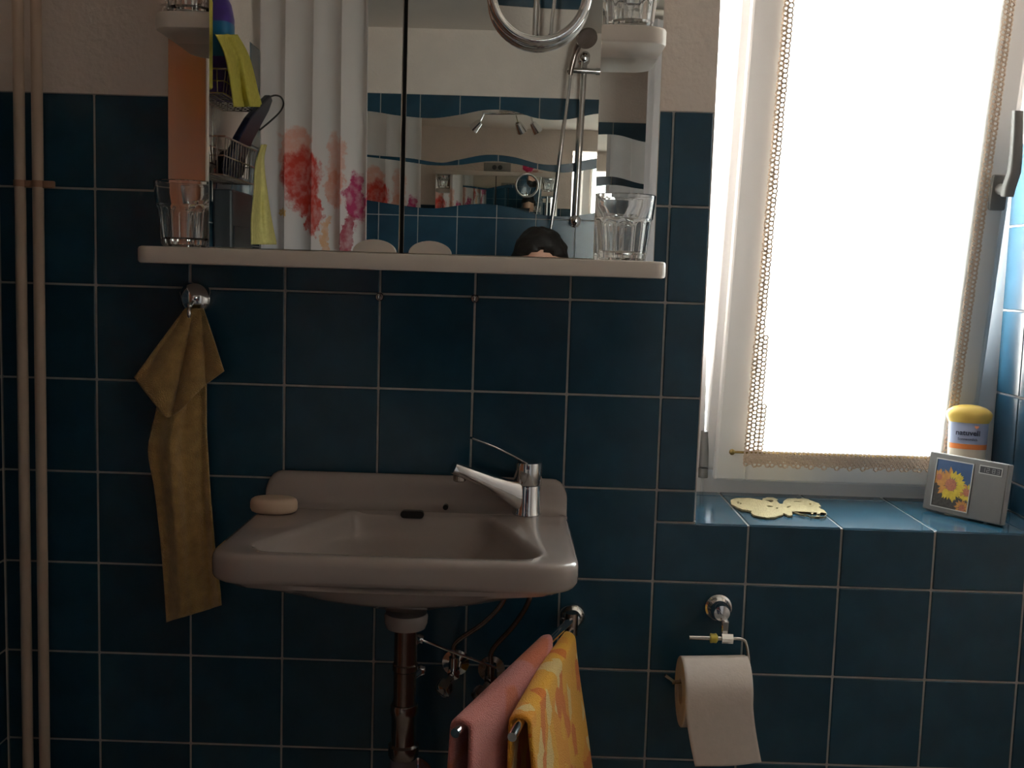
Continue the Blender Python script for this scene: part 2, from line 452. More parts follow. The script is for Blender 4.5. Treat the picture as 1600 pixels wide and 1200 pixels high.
# handle standing upright on the right bar (tilt position)
hx = SX1-.014; hz = 1.512
f = MB(); f.box((hx-.017, .222, hz-.036), (hx+.011, .233, hz+.024), .004, 2)
f.tube([(hx-.003, .226, hz), (hx-.003, .196, hz)], .0095, 14)
rs = []
for x, y, z, w, t in ((-.003, .193, -.010, .009, .008), (-.003, .191, .006, .0100, .009), (.000, .187, .030, .0098, .0085), (-.002, .185, .060, .0092, .008), (-.007, .185, .110, .0085, .0075), (-.009, .185, .128, .0080, .0070)):
    rs.append([Vector((hx+x+w*math.copysign(abs(math.cos(a))**.5, math.cos(a)), y+t*math.copysign(abs(math.sin(a))**.5, math.sin(a)), hz+z)) for a in [2*PI*k/20 for k in range(20)]])
f.rings(rs, True)
f.xform(TM4); part(f, 'window_handle', HANDLE, sash)
# bottom-left corner hinge with cap
f = MB(); f.tube([(1.017, .247, .992), (1.017, .247, 1.058)], [.0085, .0075], 12); f.tube([(1.017, .247, .972), (1.017, .247, .990)], .0088, 12)
f.box((1.012, .250, .978), (1.022, .264, 1.05), .002); part(f, 'window_hinge', GREYM, win)

# lace-edged sheer curtain hung flat on the sash
CY = .224                                      # curtain plane in the closed sash frame
CX0, CX1, CZ0, CZ1 = 1.083, 1.455, 1.03, 2.05
cur = thing('sheer_curtain', TM4 @ Vector((1.27, CY, CZ0)), 'sheer white window curtain with crocheted lace edging, glowing with daylight', 'curtain')
f = MB(); f.grid(lambda u, v: TM4 @ Vector((lerp(CX0+.003, CX1-.003, u), CY+.0045+.0022*math.sin(u*26+.6*math.sin(v*5)), lerp(CZ0, CZ1, v))), 60, 40)
part(f, 'fabric', SHEER, cur)
f = MB()
def lace_ring(x, z, r, ph, dy=0):
    pts = [TM4 @ Vector((x+r*math.cos(a+ph), CY-.002-dy+.001*math.sin(3*a), z+r*1.05*math.sin(a+ph))) for a in [2*PI*k/7 for k in range(7)]]
    f.tube(pts, .0018, 4, True)
st = .0078
k = 0; z = CZ0-.012
while z < CZ1:
    for side in (0, 1):
        ncol = 2
        for c in range(ncol):
            x = CX0+.0045+c*st if side == 0 else CX1-.0045-c*st
            lace_ring(x+random.uniform(-.0006, .0006), z+random.uniform(-.0006, .0006)+(.5*st if c % 2 else 0), .0042, random.random())
    if z < 1.25:                                # the border widens towards the lower corners
        w = 2 if z < 1.12 else 1
        for c in range(w):
            lace_ring(CX0+.0045+(2+c)*st, z, .0042, random.random())
    z += st; k += 1
part(f, 'lace_edging', LACE, cur, kind='stuff')
f = MB(); x = CX0+.004
while x < CX1:
    for rw in range(5):
        lace_ring(x+(.5*st if rw % 2 else 0), CZ0+.003-rw*st*.6+(.0035*math.sin(x*260) if rw == 4 else 0), .0044, random.random(), .0045)
    x += st
part(f, 'hem_lace', LACE, cur, kind='stuff')
rod = thing('curtain_rod', TM4 @ Vector((1.25, CY-.006, CZ0+.003)), 'thin brass rod with ball finials through the bottom hem of the white curtain', 'rod')
f = MB(); f.tube([TM4 @ Vector((CX0-.020, CY-.0025, CZ0+.003)), TM4 @ Vector((CX1+.005, CY-.0025, CZ0+.003))], .0022, 8); part(f, 'rod', BRASS, rod)
for xx in (CX0-.022, CX1+.007):
    f = MB(); f.sphere(TM4 @ Vector((xx, CY-.0025, CZ0+.003)), .0055, u=12, v=8); part(f, 'finial', BRASS, rod)

# ------------------------------------------------------------------ heating pipes in the left corner
for xt, xb, lab in ((27.5, 43, 'left of two cream painted heating pipes, nearest the corner'), (56, 69.3, 'right of two cream painted heating pipes, farther from the corner')):
    ct = aty(xt, 0, -.04); cb = aty(xb, 1130, -.04)
    pt = lambda z: Vector((lerp(cb.x, ct.x, (z-cb.z)/(ct.z-cb.z)), -.04, z))
    t = thing('heating_pipe', pt(0), lab, 'pipe', 'heating pipes in the left corner')
    f = MB(); f.tube([pt(0.002), pt(ZC-.002)], .0083, 18); part(f, 'pipe', PIPEP, t)
    q = pt(1.447); ex = .0175 if xt < 30 else .026
    f = MB(); f.lathe([(.0085, -.005), (.0096, -.005), (.0096, .005), (.0085, .005)], q, (0,0,1), 18, caps=(False, False))
    f.box((q.x+.007, q.y-.004, q.z-.006), (q.x+ex, q.y+.003, q.z+.005), .0015)
    f.tube([q+Vector((0, .008, 0)), Vector((q.x, .003, q.z))], .0035, 8)
    part(f, 'pipe_clamp', BRACKET, t)

# ------------------------------------------------------------------ mirror cabinet
KX0, KX1, DX0, DXM, DX1 = .115, .8805, .2175, .4965, .7755
KB, KT = 1.3565, 1.776
cab = thing('mirror_cabinet', ((KX0+KX1)/2, 0, 1.334), 'white bathroom mirror cabinet with two mirrored doors and rounded side shelves', 'cabinet')
def rshelf(x0, x1, y0, y1, z0, z1, r0, r1, e=.004):      # board with rounded front corners
    pts = []
    y = y1
    pts.append((x0, y0))
    pts += [(x0+r0-r0*math.cos(a), y1+r0-r0*math.sin(a)) for a in [PI/2*k/8 for k in range(9)]] if r0 else [(x0, y1)]
    pts += [(x1-r1+r1*math.sin(a), y1+r1-r1*math.cos(a)) for a in [PI/2*k/8 for k in range(9)]] if r1 else [(x1, y1)]
    pts.append((x1, y0))
    cx = (x0+x1)/2; cy = (y0+y1)/2
    def ins(p, q): return (p[0]-(q if p[0] > cx else -q)*(1 if abs(p[0]-cx) > 0 else 0), p[1]+(q if p[1] < cy else 0))
    b = MB()
    lv = [(e, z0), (e*.3, z0+e*.3), (0, z0+e), (0, z1-e), (e*.3, z1-e*.3), (e, z1)]
    b.rings([[Vector((*ins(p, q), z)) for p in pts] for q, z in lv])
    return b
part(rshelf(KX0, KX1, -.0, -.150, 1.332, KB, .022, .022), 'bottom_shelf', WHITE, cab)
part(rshelf(.1285, DX0, 0, -.120, 1.668, 1.692, .03, 0), 'side_shelf', WHITE, cab)
part(rshelf(DX1, .8715, 0, -.120, 1.666, 1.691, 0, .03), 'side_shelf', WHITE, cab)
part(rshelf(KX0, KX1, 0, -.15, KT, KT+.025, .022, .022), 'top_board', WHITE, cab)
f = MB(); f.box((.118, -.007, KB), (.878, .0, KT)); part(f, 'back_panel', WHITE, cab, False)
f = MB(); f.box((DX0+.004, -.110, KB), (DX0+.016, -.007, KT)); f.box((DX1-.016, -.110, KB), (DX1-.004, -.007, KT)); f.box((DX0+.016, -.110, KB+.2), (DX1-.016, -.008, KB+.208)); part(f, 'carcass', WHITE, cab, False)
for x0, x1 in ((.120, DX0+.003), (DX1-.003, .876)):
    f = MB(); f.box((x0, -.0125, KB+.001), (x1, -.0095, KT-.001)); f.xform(Matrix.Translation((0, -.0095, 1.56)) @ Matrix.Rotation(-.009, 4, 'X') @ Matrix.Translation((0, .0095, -1.56))); part(f, 'side_mirror', MIRROR, cab, False)
for x0, x1, lx in ((DX0, DXM-.0032, 585), (DXM+.0032, DX1, 672)):
    f = MB(); f.box((x0, -.1295, KB+.0012), (x1, -.1135, KT-.001)); f.mi = 1
    f.box((x0+.0006, MY, KB+.0016), (x1-.0006, -.1290, KT-.0014))
    dr = part(f, 'mirror_door', [WHITE, MIRROR], cab, False)
    c = aty(lx, 388, MY-.004); r = .0285
    g = MB(); pts = [Vector((c.x+r*1.08*math.cos(a), MY+.0002, KB+.001+.0185*math.sin(a))) for a in [PI*k/16 for k in range(17)]]
    g.prism(pts, (0, -.008, 0)); part(g, 'finger_grip', WHITE, dr, False)
f = MB(); f.box((DXM-.0034, -.1165, KB+.001), (DXM+.0034, -.1100, KT-.001)); part(f, 'gap_shade_strip', BLACK, cab, False, label='black strip standing in for shade between the two mirrored doors')  # solid black strip, painted shade of the cabinet interior behind the gap

# things on top of the cabinet, visible only in the far wave mirror
t = thing('radio', (.50, -.09, KT+.025), 'small grey radio standing on top of the mirror cabinet', 'radio')
f = MB(); f.box((.42, -.12, KT+.0255), (.585, -.05, KT+.078), .006, 2); part(f, 'body', RADIO, t)
for x in (.485, .52):
    f = MB(); f.lathe([(.014, 0), (.014, .004), (.010, .005)], (x, -.1202, KT+.05), (0,-1,0), 20); part(f, 'dial', DGREY, t)
t = thing('artificial_flower', (.69, -.09, KT+.025), 'magenta flower lying on top of the mirror cabinet', 'flower')
f = MB()
for k in range(7):
    a = 2*PI*k/7; cc = Vector((.69, -.095, KT+.058)); dr_ = Vector((math.cos(a), -.25, math.sin(a)*.8))
    f.sphere(cc+dr_*.020, .017, (1, .45, .9), 10, 6)
part(f, 'petals', PETAL, t); f = MB(); f.tube([(.70, -.09, KT+.03), (.74, -.085, KT+.028), (.78, -.08, KT+.0275)], .002, 6); f.sphere((.735, -.088, KT+.036), .014, (1.5,.5,.5), 10, 6); part(f, 'leaf', LEAFM, t)

# ---- magnifying mirror on an arm in front of the right door
MC = aty(843, -14, -.156)
T_ = Vector((.872, YB, 1.94)); nrm = ((CAM-MC).normalized()+(T_-MC).normalized()).normalized()
mg = thing('magnifying_mirror', MC, 'round chrome-rimmed magnifying mirror fixed on the right mirrored door', 'mirror')
u_ = Vector((0,0,1)).cross(nrm).normalized(); v_ = nrm.cross(u_)
f = MB(); NR = 48; ring = []
for k in range(NR):
    a = 2*PI*k/NR; cdir = u_*math.cos(a)+v_*math.sin(a)
    ring.append([MC+cdir*(.0670+.0072*math.cos(b))+nrm*(.0085*math.sin(b)) for b in [2*PI*j/14 for j in range(14)]])
f.rings(ring, True, loop=True); part(f, 'rim', CHROME, mg)
f = MB(); RCV = 1.0; Nr = 14; rs = []
for i in range(Nr+1):
    r = .0635*max(i/Nr, .004); h = RCV-math.sqrt(RCV**2-r*r)-.003
    rs.append([MC+(u_*math.cos(2*PI*k/64)+v_*math.sin(2*PI*k/64))*r+nrm*h for k in range(64)])
f.rings(rs, True, (True, False)); part(f, 'concave_glass', MIRROR, mg)
f = MB(); f.lathe([(.001, -.012), (.05, -.011), (.062, -.004)], MC, nrm, 40, caps=(True, False)); part(f, 'back_shell', CHROME, mg)
f = MB(); f.tube([MC-nrm*.011, Vector((MC.x, MY-.0005, MC.z))], [.014, .018], 20); part(f, 'suction_mount', WHITE, mg)

# ------------------------------------------------------------------ drinking glasses
def tumbler(c, h, rb, rt, label, group):
    c = Vector(c); f = MB(); N = 72
    def fl(a, z):                               # nine flutes on the lower part
        w = max(0, min(1, (h*.63-z)/(h*.05)))
        return 1-.07*w*abs(math.cos(5*a))**2
    Ro = lambda z: rb+(rt-rb)*(z/h)**.9+(.0018 if z > h*.63 else 0)
    prof = [0, .004, h*.1, h*.2, h*.35, h*.5, h*.58, h*.61, h*.64, h*.67, h*.75, h*.88, h-.001]
    rs = [[c+Vector((math.cos(a), math.sin(a), 0))*((rb*.9 if i == 0 else Ro(z))*fl(a, z))+Vector((0,0,z)) for a in [2*PI*k/N for k in range(N)]] for i, z in enumerate(prof)]
    th = .0026
    rs.append([c+Vector((math.cos(a), math.sin(a), 0))*(Ro(h)-th/2)+Vector((0,0,h)) for a in [2*PI*k/N for k in range(N)]])
    for z in [h-.001, h*.8, h*.6, h*.4, h*.2, .014, .0115]:
        q = Ro(z)-th-(.0018 if z < h*.63 else 0)-(.004 if z < .013 else 0)
        rs.append([c+Vector((math.cos(a), math.sin(a), 0))*q+Vector((0,0,z)) for a in [2*PI*k/N for k in range(N)]])
    f.rings(rs, True, (True, True))
    return single(f, 'drinking_glass', GLASS, c, label, 'glass', group, True, 30)
gR = aty(972, 405, -.075); gL = aty(290, 380, -.075)
tumbler((gR.x-.001, -.075, KB+.0005), .097, .0355, .046, 'ribbed clear drinking glass at the right end of the bottom cabinet shelf', 'drinking glasses on the cabinet')
tumbler((.168, -.075, KB+.0005), .097, .0355, .046, 'ribbed clear drinking glass at the left end of the bottom cabinet shelf', 'drinking glasses on the cabinet')
tumbler((.821, -.065, 1.6915), .080, .033, .042, 'clear drinking glass on the upper right side shelf', 'drinking glasses on the cabinet')
tumbler((.172, -.065, 1.6925), .080, .033, .042, 'clear drinking glass on the upper left side shelf', 'drinking glasses on the cabinet')

# ------------------------------------------------------------------ washbasin
def sdf_poly_ray(poly, c, ang):                # distance from c to the polygon boundary along ang
    d = Vector((math.cos(ang), math.sin(ang))); best = 1e9
    for i in range(len(poly)):
        a, b = Vector(poly[i]), Vector(poly[(i+1) % len(poly)])
        e = b-a; q = a-c; den = d.x*e.y-d.y*e.x
        if abs(den) < 1e-12: continue
        t = (q.x*e.y-q.y*e.x)/den; w = (q.x*d.y-q.y*d.x)/den
        if t > 0 and -1e-6 <= w <= 1+1e-6: best = min(best, t)
    return best
def round_poly(P, R):                          # polygon with rounded corners
    out = []; K = len(P)
    for i in range(K):
        p = Vector(P[i]); a = Vector(P[i-1]); b = Vector(P[(i+1) % K]); r = R[i]
        u = (a-p).normalized(); v = (b-p).normalized()
        half = math.acos(max(-1, min(1, u.dot(v))))/2
        t = min(r/math.tan(half), (a-p).length*.49, (b-p).length*.49)
        s0, s1 = p+u*t, p+v*t
        for k in range(9):
            w = k/8; out.append(((1-w)**2)*s0+2*w*(1-w)*p+w*w*s1)
    return [tuple(q) for q in out]
SZ = .958                                      # deck height
SBX = .515
outer = round_poly([(.2735, -.0005), (.2695, -.335), (.762, -.335), (.757, -.0005)], [.006, .055, .055, .006])
open_ = round_poly([(.425, -.047), (.318, -.268), (.345, -.298), (.688, -.298), (.709, -.268), (.652, -.112), (.632, -.047)], [.035, .030, .030, .030, .030, .05, .035])
SC = Vector((.515, -.20)); NN = 144
angs = [2*PI*k/NN for k in range(NN)]
ro = [sdf_poly_ray(outer, SC, a) for a in angs]; ri = [sdf_poly_ray(open_, SC, a) for a in angs]
dirs = [Vector((math.cos(a), math.sin(a))) for a in angs]
DR = Vector((.520, -.175))                     # drain
def ring2(rad, z, cen=SC): return [Vector((cen.x+dirs[k].x*rad[k], cen.y+dirs[k].y*rad[k], z(k) if callable(z) else z)) for k in range(NN)]
def mixr(A, cA, B, cB, t, z):                  # blend two outlines
    return [Vector((lerp(cA.x+dirs[k].x*A[k], cB.x+dirs[k].x*B[k], t), lerp(cA.y+dirs[k].y*A[k], cB.y+dirs[k].y*B[k], t), z)) for k in range(NN)]
dr_o = [.022]*NN; ub = [1/math.sqrt((math.cos(t)/.195)**2+(math.sin(t)/.112)**2) for t in angs]
rs = []
rs.append(ring2([.028]*NN, .845, DR))
rs.append(mixr([.028]*NN, DR, ub, SC, .35, .8625)); rs.append(mixr([.028]*NN, DR, ub, SC, .75, .8790))
rs.append(ring2(ub, .8920)); rs.append(mixr(ub, SC, ro, SC, .35, .9030)); rs.append(mixr(ub, SC, ro, SC, .75, .9118)); rs.append(ring2([r-.014 for r in ro], .9172))
for q, z in ((.006, .9195), (.002, .9225), (0, .927), (0, .946), (.0015, .9515), (.005, .9555), (.011, SZ-.0005), (.018, SZ)):
    rs.append(ring2([r-q for r in ro], z))
rs.append(mixr([r-.018 for r in ro], SC, [r+.012 for r in ri], SC, .5, SZ-.001))
for q, z in ((.010, SZ-.0015), (.005, SZ-.003), (.001, SZ-.007), (-.002, SZ-.013), (-.006, SZ-.028), (-.013, SZ-.041), (-.028, SZ-.052), (-.055, SZ-.063)):
    rs.append(ring2([max(r+q, .02) for r in ri], z))
rs.append(mixr([max(r-.06, .02) for r in ri], SC, dr_o, DR, .35, SZ-.073)); rs.append(mixr([max(r-.06, .02) for r in ri], SC, dr_o, DR, .8, SZ-.089)); rs.append(ring2(dr_o, SZ-.095, DR)); rs.append(ring2([.018]*NN, SZ-.098, DR))
sink = thing('washbasin', (SBX, 0, .838), 'greyish white ceramic washbasin mounted on the teal tiled wall', 'sink')
f = MB(); f.rings(rs, True, (True, True))
# raised back edge against the wall, with a soft hollow in front
prof = [(-.0005, SZ-.02), (-.0005, 1.0065), (-.004, 1.0095), (-.011, 1.0098), (-.016, 1.0075), (-.019, 1.0015), (-.0205, .990), (-.0225, .9755), (-.0255, .9675), (-.0305, .9620), (-.037, .9591), (-.046, SZ-.0003), (-.046, SZ-.02)]
rs = []
XS = [.2765, .2775, .281, .287, .294, .30]+[.30+.43*k/20 for k in range(1, 20)]+[.73, .737, .744, .750, .7545, .7555]
for x in XS:
    e = min(x-.276, .756-x); cut = 1.0 if e > .024 else math.sqrt(max(0, 1-((.024-e)/.024)**2))
    rs.append([Vector((x, y, SZ-.02+(z-(SZ-.02))*(.55+.45*cut) if z > SZ else z)) for y, z in prof])
f.rings(rs, True, (True, True))
part(f, 'basin', CERAMIC, sink, True, 60)
def on_wall(px, py):                           # point on the rear wall of the bowl
    return aty(px, py, -.0515)
f = MB(); c = on_wall(644, 804)
pts = [Vector((c.x+.0125*sx+.0058*math.cos(a), -.043, c.z+.0058*math.sin(a))) for sx, a0 in ((1, -PI/2), (-1, PI/2)) for a in [a0+PI*k/8 for k in range(9)]]
f.prism(pts, (0, -.0105, 0)); part(f, 'overflow_slot_shade', BLACK, sink, False)  # solid black plug, painted shade where the overflow opens
f = MB(); c = on_wall(696, 793); f.lathe([(.0042, 0), (.0042, .010)], (c.x, -.0415, c.z), (0, -1, 0), 14); part(f, 'chain_hole_shade', BLACK, sink, False)  # black cylinder for the hole, its inner shade put in as colour
f = MB(); f.lathe([(.0215, 0), (.0205, .002), (.013, .001), (.012, -.003)], (DR.x, DR.y, SZ-.0965), (0,0,1), 28); part(f, 'drain_ring', CHROME, sink)
# small ceramic knob in the right rear corner
f = MB(); c = atz(858, 770, .972); f.sphere((c.x, c.y, .972), .009, (1, .8, .9), 14, 8); part(f, 'plug_knob', CHROME, sink)

# ---- mixer tap
tb = atz(823, 802, SZ); tb = Vector((tb.x, -.062, SZ-.0005)) if tb.y > -.03 else Vector((tb.x, tb.y, SZ-.0005))
tap = thing('mixer_tap', tb, 'chrome single-lever mixer tap on the right rear corner of the washbasin', 'tap')
f = MB(); f.lathe([(.0240, 0), (.0240, .003), (.0226, .006), (.0222, .045), (.0220, .0470)], tb, (0,0,1), 36); part(f, 'body', CHROME, tap)
f = MB(); f.lathe([(.0216, .0480), (.0223, .0490), (.0223, .079), (.0215, .0825), (.016, .0838), (.001, .0842)], tb, (0,0,1), 36); part(f, 'cartridge_cap', CHROME, tap)
def along(px, py, y): return aty(px, py, y)
le = aty(736, 684, tb.y-.050); l0 = tb+Vector((-.006, -.006, .0825))
ld = (le-l0); side = ld.cross(Vector((0,0,1))).normalized(); up = side.cross(ld.normalized())
f = MB(); rs = []
for t, w, th in ((0, .0135, .0028), (.25, .0115, .0026), (.6, .008, .0024), (.92, .0062, .0022), (1, .0048, .0018)):
    c = l0+ld*t+up*(.003*math.sin(t*PI))
    rs.append([c+side*w*math.cos(a)+up*th*math.sin(a) for a in [2*PI*k/16 for k in range(16)]])
f.rings(rs, True); part(f, 'lever', CHROME, tap)
se = aty(714, 733, tb.y-.050); s0 = tb+Vector((-.012, -.006, .0265)); sd = se-s0
side = sd.cross(Vector((0,0,1))).normalized(); up = side.cross(sd.normalized())
f = MB(); rs = []
for t, w, h in ((-.02, .0150, .0235), (.10, .0150, .0205), (.25, .0140, .0160), (.5, .0128, .0122), (.8, .0120, .0105), (1, .0115, .0098), (1.06, .0098, .0085)):
    c = s0+sd*t+up*(.004*(1-t))
    rs.append([c+side*w*math.copysign(abs(math.cos(a))**.6, math.cos(a))+up*h*math.copysign(abs(math.sin(a))**.6, math.sin(a)) for a in [2*PI*k/24 for k in range(24)]])
f.rings(rs, True); part(f, 'spout', CHROME, tap, True, 50)
f = MB(); f.lathe([(.0098, .002), (.0098, -.014), (.0082, -.0155), (.0082, -.013)], se+Vector((.004, .004, -.004)), (0,0,1), 20); part(f, 'aerator', DCHROME, tap)
f = MB(); f.tube([tb+Vector((.0, .024, 0)), tb+Vector((0, .024, .035))], .0022, 8); f.sphere(tb+Vector((0, .024, .040)), .0052, u=10, v=8); part(f, 'waste_knob', CHROME, tap)

# ---- soap on the left of the deck
sp_ = atz(428, 800, SZ)
f = MB(); rs = []
for z, q in ((0, .84), (.002, .95), (.006, 1), (.015, 1), (.0195, .96), (.022, .86), (.0228, .6)):
    rs.append([sp_+Vector((math.cos(a)*.0360*q, math.sin(a)*.0245*q, z+.0005)) for a in [2*PI*k/36 for k in range(36)]])
f.rings(rs, True); single(f, 'soap_bar', SOAP, sp_, 'oval cream coloured bar of soap on the left of the washbasin', 'soap')

# ---- waste pipe under the basin
tr_ = thing('sink_trap', (DR.x, DR.y, .42), 'dark metal waste pipe and bottle trap hanging under the washbasin', 'pipe')
f = MB(); f.lathe([(.0300, .8375), (.0318, .834), (.0315, .824), (.0285, .816), (.020, .8135)], (DR.x, DR.y, 0), (0,0,1), 32); part(f, 'waste_collar', CERAMIC, tr_)
f = MB(); f.lathe([(.0168, .8145), (.0168, .762), (.0185, .760), (.0185, .752), (.0165, .750), (.0165, .700)], (DR.x, DR.y, 0), (0,0,1), 28); part(f, 'tail_pipe', COPPER, tr_)
f = MB(); f.lathe([(.0190, .700), (.0205, .697), (.0205, .686), (.0185, .683), (.0185, .640), (.0225, .637), (.0225, .622), (.0200, .618)], (DR.x, DR.y, 0), (0,0,1), 28); part(f, 'coupling_nut', DCHROME, tr_)
f = MB(); f.lathe([(.0190, .6185), (.0190, .52), (.030, .515), (.032, .50), (.032, .44), (.026, .43), (.012, .42)], (DR.x, DR.y, 0), (0,0,1), 28); part(f, 'bottle_trap', mat('mauve_grey_plastic', (.20,.15,.16), .4), tr_)
f = MB(); f.tube([(DR.x, DR.y+.028, .505), (DR.x, DR.y+.06, .505), (DR.x, .0, .505)], .0155, 18); f.lathe([(.032, 0), (.032, .004), (.02, .010)], (DR.x, -.0005, .505), (0,-1,0), 24); part(f, 'wall_pipe', CHROME, tr_)
kn = aty(657, 1047, -.15); f = MB(); f.tube([Vector((DR.x+.012, DR.y, kn.z)), kn], .006, 10); f.lathe([(.001, -.008), (.007, -.006), (.0095, 0), (.007, .006), (.001, .008)], kn, (1,0,0), 18); part(f, 'side_plug', CHROME, tr_)
r0 = aty(655, 998, -.16); r1 = aty(775, 1043, -.10)
f = MB(); f.tube([Vector((DR.x+.014, DR.y, r0.z)), r0], .0052, 10); f.lathe([(.0065, -.006), (.0078, 0), (.0065, .006)], r0, (1,0,-.2), 16); f.tube([r0, lerp(r0, r1, .5)+Vector((0,0,-.001)), r1], .0021, 8); part(f, 'pop_up_rod', CHROME, tr_)

# ---- angle valves with hoses
for k, (px, py, top, lab) in enumerate(((712, 1035, (786, 940), 'chrome angle valve on the wall beside the waste pipe'), (768, 1045, (826, 940), 'brassy angle valve behind the pink towel'))):
    vw = aty(px, py, -.002); vc = Vector((vw.x, -.048, vw.z))
    t = thing('angle_valve', (vw.x, 0, vw.z), lab, 'valve')
    mm = CHROME if k == 0 else DCHROME
    f = MB(); f.lathe([(.022, 0), (.022, .003), (.013, .008), (.010, .010), (.010, .052), (.001, .056)], (vw.x, -.0005, vw.z), (0,-1,0), 24); f.tube([vc, vc+Vector((0,0,.026))], [.0075, .0085], 14); part(f, 'valve_body', mm, t)
    f = MB(); f.lathe([(.006, 0), (.006, .012), (.0135, .014), (.0145, .020), (.0135, .030), (.008, .033)], vc+Vector((-.004, -.010, -.004)), (-.45, -.75, -.5), 18, mod=lambda a, h: 1+.05*math.cos(6*a)); part(f, 'valve_knob', mm, t)
    tp = aty(top[0], top[1], -.075)
    f = MB(); f.tube(curve_pts([vc+Vector((0,0,.026)), vc+Vector((.002, 0, .05)), lerp(vc, tp, .6)+Vector((0,0,.012)), tp, tp+Vector((.004, .0, .035))], 6), .0042, 10); part(f, 'supply_hose', DCHROME if k == 0 else COPPER, t)

# ------------------------------------------------------------------ towels and hooks
hk = aty(302, 467, -.02)
t = thing('towel_hook', (hk.x, 0, hk.z), 'round chrome hook holding the mustard towel on the left', 'hook')
f = MB(); f.lathe([(.0235, 0), (.0265, .004), (.0265, .009), (.0235, .018), (.014, .0255), (.001, .028)], (hk.x, -.0005, hk.z), (0,-1,0), 36); part(f, 'rosette', CHROME, t)
f = MB(); f.tube(curve_pts([(hk.x+.001, -.027, hk.z-.006), (hk.x+.001, -.040, hk.z-.012), (hk.x+.001, -.044, hk.z-.022), (hk.x+.001, -.042, hk.z-.027)], 5), .0032, 10); f.sphere((hk.x+.001, -.0425, hk.z-.010), .0048, u=10, v=8); part(f, 'hook_pin', CHROME, t)
tw = thing('hand_towel', (hk.x, -.03, aty(300, 970, -.035).z), 'mustard yellow hand towel hanging from the round chrome hook', 'towel')
def T(px, py, y): return aty(px, py, y)
# back layer: long body; edges as (py, x_left, x_right)
LB = [(484, 287, 318), (520, 270, 322), (570, 256, 323), (605, 248, 322), (640, 245, 322), (672, 237, 322), (706, 232, 324), (760, 241, 327), (820, 248, 332), (880, 254, 337), (930, 258, 343), (958, 260, 345)]
tl = [(a, b) for a, b, c in LB]; trr = [(a, c) for a, b, c in LB]
def body(u, v):
    py = lerp(486, 958, v); xl, xr = interps(tl, py), interps(trr, py)
    py2 = py + (1-u)*14*max(0, (v-.75)/.25) - u*12*max(0, (v-.75)/.25)
    amp = .004+.015*min(1, v*2.2)
    y = -.022-amp*(.5+.5*math.cos((u-.42)*2*PI*1.15+.5*v))-.004*math.sin(u*17+3*v)*min(1, 2*v)
    return T(lerp(xl, xr, u), py2, y)
f = MB(); f.grid(body, 36, 80); o = part(f, 'towel_body', YTOWEL, tw); solid(o, .0035)
# front layer: kite shaped corner folded over the hook
LK = [(482, 290, 318), (500, 279, 321), (540, 243, 333), (572, 216, 346), (580, 212, 350), (590, 211, 348)]
def kite(u, v):
    top = 482; xl = lerp(289, 210, v); xr = lerp(318, 350, v**1.15)
    # lower edge runs from the left tip down to the middle and up to the right tip
    low = interps([(0, 590), (.30, 644), (.36, 652), (.52, 640), (.76, 605), (1, 580)], u)
    yl = interps([(0, 108), (.2, 122), (.5, 135), (.8, 118), (1, 98)], u)
    py = top+(low-top)*v
    px = lerp(lerp(289, 318, u), lerp(210, 350, u), min(1, v*interps([(0, 1), (.5, 1.0), (1, 1)], u)))
    y = -.034-.016*min(1, v*1.6)*abs(math.sin((u-.08)*PI*2.6+.4*v))**.8-.003*v
    return T(px, py, y)
f = MB(); f.grid(kite, 40, 36); o = part(f, 'folded_corner', YTOWEL, tw); solid(o, .0035)

for px, py, lab in ((593, 464, 'tiny chrome hook on the tile joint, left of two under the mirror cabinet'), (742, 467, 'tiny chrome hook on the tile joint, right of two under the mirror cabinet')):
    c = aty(px, py, -.004); t = thing('wall_hook', (c.x, 0, c.z), lab, 'hook', 'small hooks under the mirror cabinet')
    f = MB(); f.lathe([(.0062, 0), (.0068, .002), (.0055, .005)], (c.x, -.0003, c.z), (0,-1,0), 18); part(f, 'rosette', DCHROME, t)
    f = MB(); f.tube(curve_pts([(c.x, -.005, c.z+.001), (c.x, -.012, c.z-.003), (c.x, -.016, c.z-.001), (c.x, -.016, c.z+.003)], 4), .0016, 8); f.sphere((c.x, -.016, c.z+.003), .0024, u=8, v=6); part(f, 'hook_pin', CHROME, t)

# ---- swing-arm towel rail
rm = aty(895, 964, -.012)
rail = thing('towel_rail', (rm.x, 0, rm.z), 'chrome swing-arm towel rail on the wall right of the waste pipe', 'towel rail')
f = MB(); f.lathe([(.0195, 0), (.021, .004), (.0185, .012), (.013, .016), (.011, .030), (.001, .031)], (rm.x, -.0005, rm.z), (0,-1,0), 30); part(f, 'rosette', CHROME, rail)
f = MB(); f.tube([(rm.x-.003, -.034, rm.z+.014), (rm.x-.003, -.034, rm.z-.022)], .0105, 18); part(f, 'pivot', DCHROME, rail)
PV = Vector((rm.x-.003, -.034, rm.z))
armz = (rm.z+.004, rm.z-.012)
ends = (atz(711, 1146, armz[0]), atz(800, 1152, armz[1]))
for e, z in zip(ends, armz):
    f = MB(); a0 = Vector((PV.x, PV.y, z)); f.tube([a0, e], .0058, 14); part(f, 'swing_arm', CHROME, rail)
